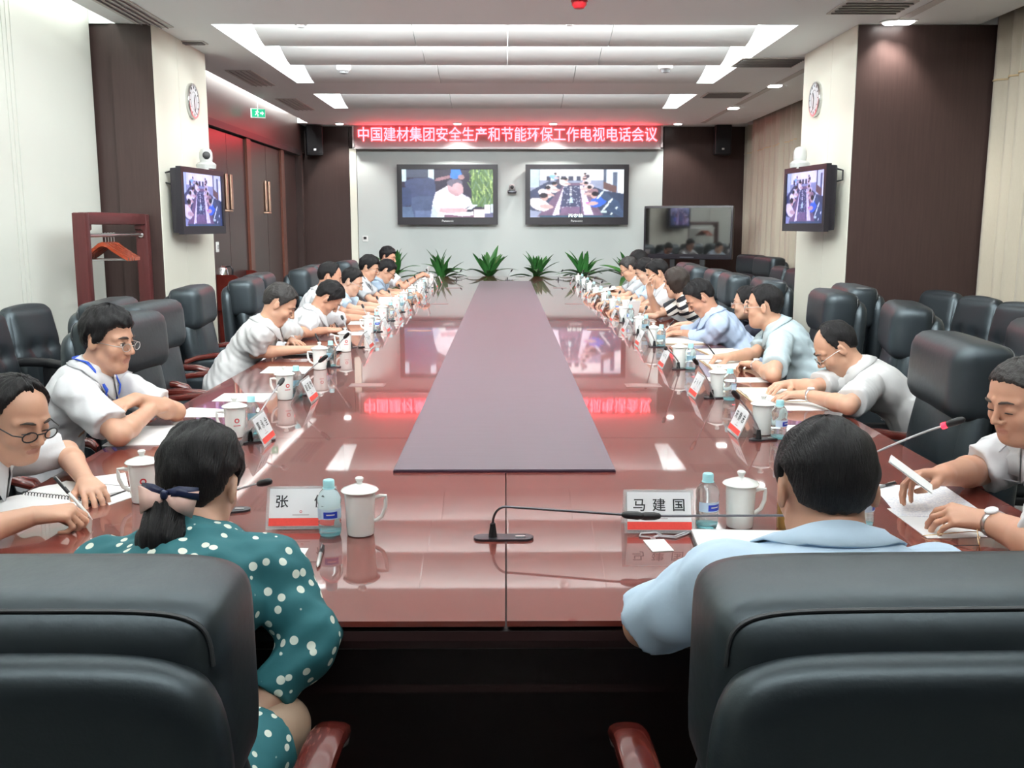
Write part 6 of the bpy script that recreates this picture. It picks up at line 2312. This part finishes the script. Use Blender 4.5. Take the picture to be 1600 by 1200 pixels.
for s in (-1, 1):
    part('rim', MB().tube([(s * .034 + .024 * math.cos(PI * i / 8), 0.004 * math.sin(PI * i / 8), .022 + .018 * math.sin(PI * i / 8)) for i in range(17)], .0013, 6), M['gold'], b)
    part('lens', MB().add([(s * .034, .001, .022)] + [(s * .034 + .0235 * math.cos(PI * i / 8), 0.001, .022 + .0175 * math.sin(PI * i / 8)) for i in range(16)], [(0, i + 1, (i + 1) % 16 + 1) for i in range(16)]), M['glass'], b)
    part('temple', MB().tube([(s * .058, 0, .026), (s * .06, .02, .024), (s * .052, .09, .010), (s * .045, .13, .003)], .0014, 6), M['gold' if s > 0 else 'plastic'], b)
part('bridge', MB().tube([(-.010, 0, .026), (0, -.003, .031), (.010, 0, .026)], .0013, 6), M['gold'], b)
pen('clear ballpoint pen lying on the printed document', atz(1352, 766, TOP + .008), atz(1400, 754, TOP + .008), .004, 'grey_plastic')

# left row: mugs, bottles, cards, microphones
LY = [3.68, 4.50, 5.46, 6.25, 7.36, 8.28, 9.15, 10.0, 10.9, 11.8, 12.7, 13.6]
who_l = ['facing the blue lanyard man', 'at the first empty chair, door side', 'at the second empty chair, door side', 'facing the greying man']
for i, y in enumerate(LY):
    w = who_l[i] if i < 4 else '%s along the door side' % NTH[i + 1]
    mug(-1.035 + .01 * math.sin(i * 2.3), y, PI + .45 + .12 * math.sin(i * 1.7), 'white lidded mug ' + w)
    if i in (0, 1, 2, 4, 5, 6, 7, 9):
        bottle(-.985 if i != 2 else -1.0, y + (.055 if i < 2 else .10), 2.5 + i, 'small blue water bottle ' + w)
    cy = (3.58, 4.45, 5.52, 6.42, 7.38, 8.25, 9.1, 10.0, 10.9, 11.8, 12.7, 13.6)[i]
    if i == 2:
        pass
    else:
        name_card('tent name card ' + w, (-.925, cy, TOP), PI / 2, {0: '葛 永 全', 1: '赵 延 敏'}.get(i), i + 1)
    if i in (0, 1):
        px = ((436, 601, 402, 690), (499, 565, 468, 618))[i]
        tp = atz(px[0], px[1], .92)
        b0 = atz(px[2], px[3])
        microphone('gooseneck microphone ' + w + ', leaning over the sheets', (b0.x, b0.y, TOP), tp, .5)
    elif i == 2:
        b0 = atz(519, 574)
        microphone('gooseneck microphone ' + w + ', on a square plate', (b0.x, b0.y, TOP), atz(538, 528, .93), .2, base_len=.10)
    else:
        microphone('gooseneck microphone ' + w, (-1.0, cy + .02, TOP), (-1.10, cy + .20, .92), .5)
# right row
RY = [3.63, 4.46, 5.43, 6.48, 7.2, 8.1, 8.95, 9.8, 10.65, 11.5, 12.4, 13.3]
who_r = ['in front of the balding man', 'facing the man in mint white', 'by the second cream notebook, curtain side', 'before the man in long blue sleeves']
for i, y in enumerate(RY):
    w = who_r[i] if i < 4 else '%s along the curtain side' % NTH[i]
    mug(.995 + .008 * math.sin(i * 2.1), y + .085, -.4 + .3 * math.sin(i * 1.3) if i < 3 else .1, 'white lidded mug ' + w)
    bottle(1.035, y, .6 + i * .8, 'small blue water bottle ' + w)
    name_card('tent name card ' + w, (.925, (3.71, 4.56, 5.52, 6.55, 7.35, 8.2, 9.05, 9.9, 10.75, 11.6, 12.5, 13.4)[i], TOP), -PI / 2, {0: '宋 静 志', 1: None}.get(i), 20 + i)
    bx, by = ((.972, 3.61), (.985, 4.52), (.99, 5.45), (1.01, 6.48))[i] if i < 4 else (1.0, y + .03)
    tp = ((1154, 622), (1090, 569), (1041, 545), (1012, 512))[i] if i < 4 else None
    tip = atz(tp[0], tp[1], .93) if tp else Vector((1.06, y + .22, .92))
    microphone('gooseneck microphone ' + w, (bx, by, TOP), tip, .35, base_len=.12)

# papers and notebooks along both sides
sheet('paper_sheet', 'white sheet between the two nearest mugs on the door side', 'paper', [atz(272, 652), atz(360, 652), atz(377, 641), atz(297, 637)], group='loose sheets on the table')
sheet('paper_sheet', 'white sheet at the first empty place on the door side', 'paper', [atz(331, 627), atz(412, 628), atz(428, 615), atz(350, 615)], group='loose sheets on the table')
sheet('paper_sheet', 'white sheet at the second empty place on the door side', 'paper', [atz(406, 583), atz(478, 584), atz(492, 573), atz(420, 573)], group='loose sheets on the table')
notebook('black closed folder under the arm of the greying man writing', -1.22, 6.12, .30, .26, .0, 'plastic', 'plastic', open_=False)
sheet('paper_sheet', 'white sheet the greying man writes on', 'paper', rect(-1.20, 6.30, .30, .21), group='loose sheets on the table', z=TOP + .0125)
sheet('paper_sheet', 'white sheet the low bending man writes on', 'paper', rect(-1.16, 7.30, .30, .22, .1), group='loose sheets on the table')
for i, y in enumerate((8.15, 9.1, 10.0, 10.9, 11.8)):
    notebook('open white notebook, %s past the low bending man on the door side' % NTH[i], -1.16, y, .28, .30, .08 * (-1) ** i, 'paper', 'paper')
b = thing('paper_stack', 'thick stack of white papers near the far door side', 'papers', (-1.12, 9.55, TOP), .05)
for k in range(4):
    part('ream', MB().box((.004 * (-1) ** k, .003 * k, .0125 + .025 * k), (.22, .30, .0245)), M['paper'], b, False)
notebook('open cream notebook with tan cover under the balding man\'s hands', 1.27, 4.60, .27, .38, -.02)
sheet('paper_sheet', 'white sheet beneath the cream notebook of the balding man', 'paper', rect(1.30, 4.30, .30, .20), group='loose sheets on the table')
sheet('paper_sheet', 'white sheet before the balding man at his mug', 'paper', rect(1.24, 3.78, .28, .20), group='loose sheets on the table')
notebook('open cream notebook under the arm of the man in mint white', 1.30, 5.62, .27, .38, .0)
sheet('paper_sheet', 'white sheet between the two cream notebooks on the curtain side', 'paper', rect(1.21, 5.06, .30, .16), group='loose sheets on the table')
notebook('open tan notebook with a pen, beyond the man in mint white', 1.38, 6.20, .24, .30, .1)
pen('dark pen held over the tan notebook on the curtain side', atz(1118, 556, TOP + .02), atz(1106, 540, TOP + .07), .0045, 'plastic')
sheet('paper_sheet', 'white sheet next to the mug of the man in mint white', 'paper', rect(1.17, 5.95, .24, .16), group='loose sheets on the table')
notebook('white writing pad of the man in long pale blue sleeves', 1.22, 6.80, .28, .34, .05, 'kraft', 'paper', open_=False)
tp = PE['r3']['J'][0][4]['tip']
pen('slim white pen in the hand of the man in long pale blue sleeves', (tp[0] - .03, tp[1], TOP + .014), (tp[0] + .05, tp[1] - .02, TOP + .12), .0045, 'white_plastic')
tp = PE['l3']['J'][0][4]['tip']
pen('black pen in the hand of the greying man', (tp[0] + .03, tp[1], TOP + .015), (tp[0] - .03, tp[1] + .03, TOP + .14), .005, 'plastic')
tp = PE['l4']['J'][0][4]['tip']
pen('thin pen in the hand of the low bending man', (tp[0] + .03, tp[1], TOP + .003), (tp[0] - .05, tp[1] + .02, TOP + .10), .004, 'grey_plastic')
sheet('paper_sheet', 'white sheet next to the writing pad on the curtain side', 'paper', rect(1.15, 7.55, .24, .18), group='loose sheets on the table')
sheet('paper_sheet', 'white sheet in front of the striped woman', 'paper', rect(1.15, 8.30, .24, .18), group='loose sheets on the table')
b = thing('desk_calendar', 'small white standing card before the man next to the striped woman', 'card', (1.12, 8.72, TOP), .3)
part('front_leaf', MB().box((0, -.03, .07), (.13, .003, .15), (.38, 0, 0)), M['paper'], b, False)
part('rear_leaf', MB().box((0, .03, .07), (.13, .003, .15), (-.38, 0, 0)), M['card_white'], b, False)
for i, y in enumerate((9.0, 9.85)):
    notebook('open white notebook, %s past the striped woman' % NTH[i], 1.17, y, .28, .30, .06, 'paper', 'paper')
b = thing('booklet', 'open cream booklet held by the grey-haired reader', 'booklet', (1.08, 10.65, .84), 0)
for s in (-1, 1):
    part('page', MB().box((0, s * .10, .01), (.26, .20, .004), (s * .12, -.2, 0)), M['page'], b, False)
p9 = PE['l9']
tp = (np.array(p9['J'][0][4]['tip']) + np.array(p9['J'][1][4]['tip'])) / 2
b = thing('held_note', 'small white sheet held up by the farthest man on the door side', 'paper', tuple(tp), 0)
part('leaf', MB().box((0.03, 0, .04), (.003, .20, .15), (0, .3, 0)), M['paper'], b, False)
part('fold', MB().box((0.035, 0, .11), (.003, .20, .02), (0, .5, 0)), M['card_white'], b, False)

# microphones on the far end of the table
for i, px in enumerate((716, 795, 874)):
    p = atz(px, 437)
    microphone('small gooseneck microphone standing at the far end, %s from the doors' % NTH[i], (p.x, p.y - .1, TOP), (p.x + .03, p.y - .02, .87), 0, base_len=.12)


# plants behind the far end of the table
def leaf_mesh(name, L, w, droop, m):
    rows = []
    for i in range(8):
        t = i / 7
        y = L * (t - .10 * droop * t * t)
        z = L * (.12 * t - droop * t * t * .55)
        ww = w * (math.sin(PI * min(1, t * .93 + .07)) ** .8) * (1 - .25 * t) + .004
        rows.append([(-ww, y, z + .35 * ww), (0, y, z), (ww, y, z + .35 * ww)])
    return MB().ribbon(rows).mesh(name, m, True, 180)


LEAVES = [leaf_mesh('leaf', .54, .060, .35, M['leaf']), leaf_mesh('leaf', .60, .064, .65, M['leaf2']), leaf_mesh('leaf', .50, .056, .15, M['leaf']), leaf_mesh('leaf', .66, .056, .95, M['leaf'])]
for i, px in enumerate((617, 690, 763, 838, 909, 983)):
    p = aty(px, 430, 15.95)
    pot_top = .60
    t = thing('potted_plant', 'leafy green plant in a grey pot behind the far table end, ' + ('nearest the doors', 'second from the doors', 'third from the doors', 'fourth from the doors', 'second from the curtains', 'nearest the curtains')[i], 'plant', (p.x, 15.95, 0), i * 1.1, 'row of plants along the far table end')
    part('pot', MB().lathe([(.11, 0), (.12, .01), (.16, pot_top - .02), (.17, pot_top), (.15, pot_top), (.14, pot_top - .05)], n=20), M['pot'], t)
    part('soil', MB().lathe([(.145, pot_top - .05), (.10, pot_top - .035), (.001, pot_top - .03)], n=16), M['soil'], t)
    for k in range(5):
        a = k * 1.3
        part('stem', MB().tube([(.02 * math.cos(a), .02 * math.sin(a), pot_top - .04), (.04 * math.cos(a), .04 * math.sin(a), pot_top + .12)], .009, 6), M['leaf'], t)
    rs = random.Random(40 + i)
    for k in range(26):
        tilt = rs.choice((.35, .5, .7, .9, 1.05, 1.2, 1.35)) + rs.uniform(-.1, .1)
        lf = link('leaf', LEAVES[(0 if tilt > 1 else 2) if tilt > .8 else rs.choice((0, 1, 3))], t, (.03 * rs.uniform(-1, 1), .03 * rs.uniform(-1, 1), pot_top + .06 + .08 * rs.random()))
        lf.rotation_euler = Euler((tilt, rs.uniform(-.3, .3), k * 2.399 + rs.uniform(-.2, .2)), 'XYZ')
        lf.scale = [rs.uniform(.72, 1.0)] * 3
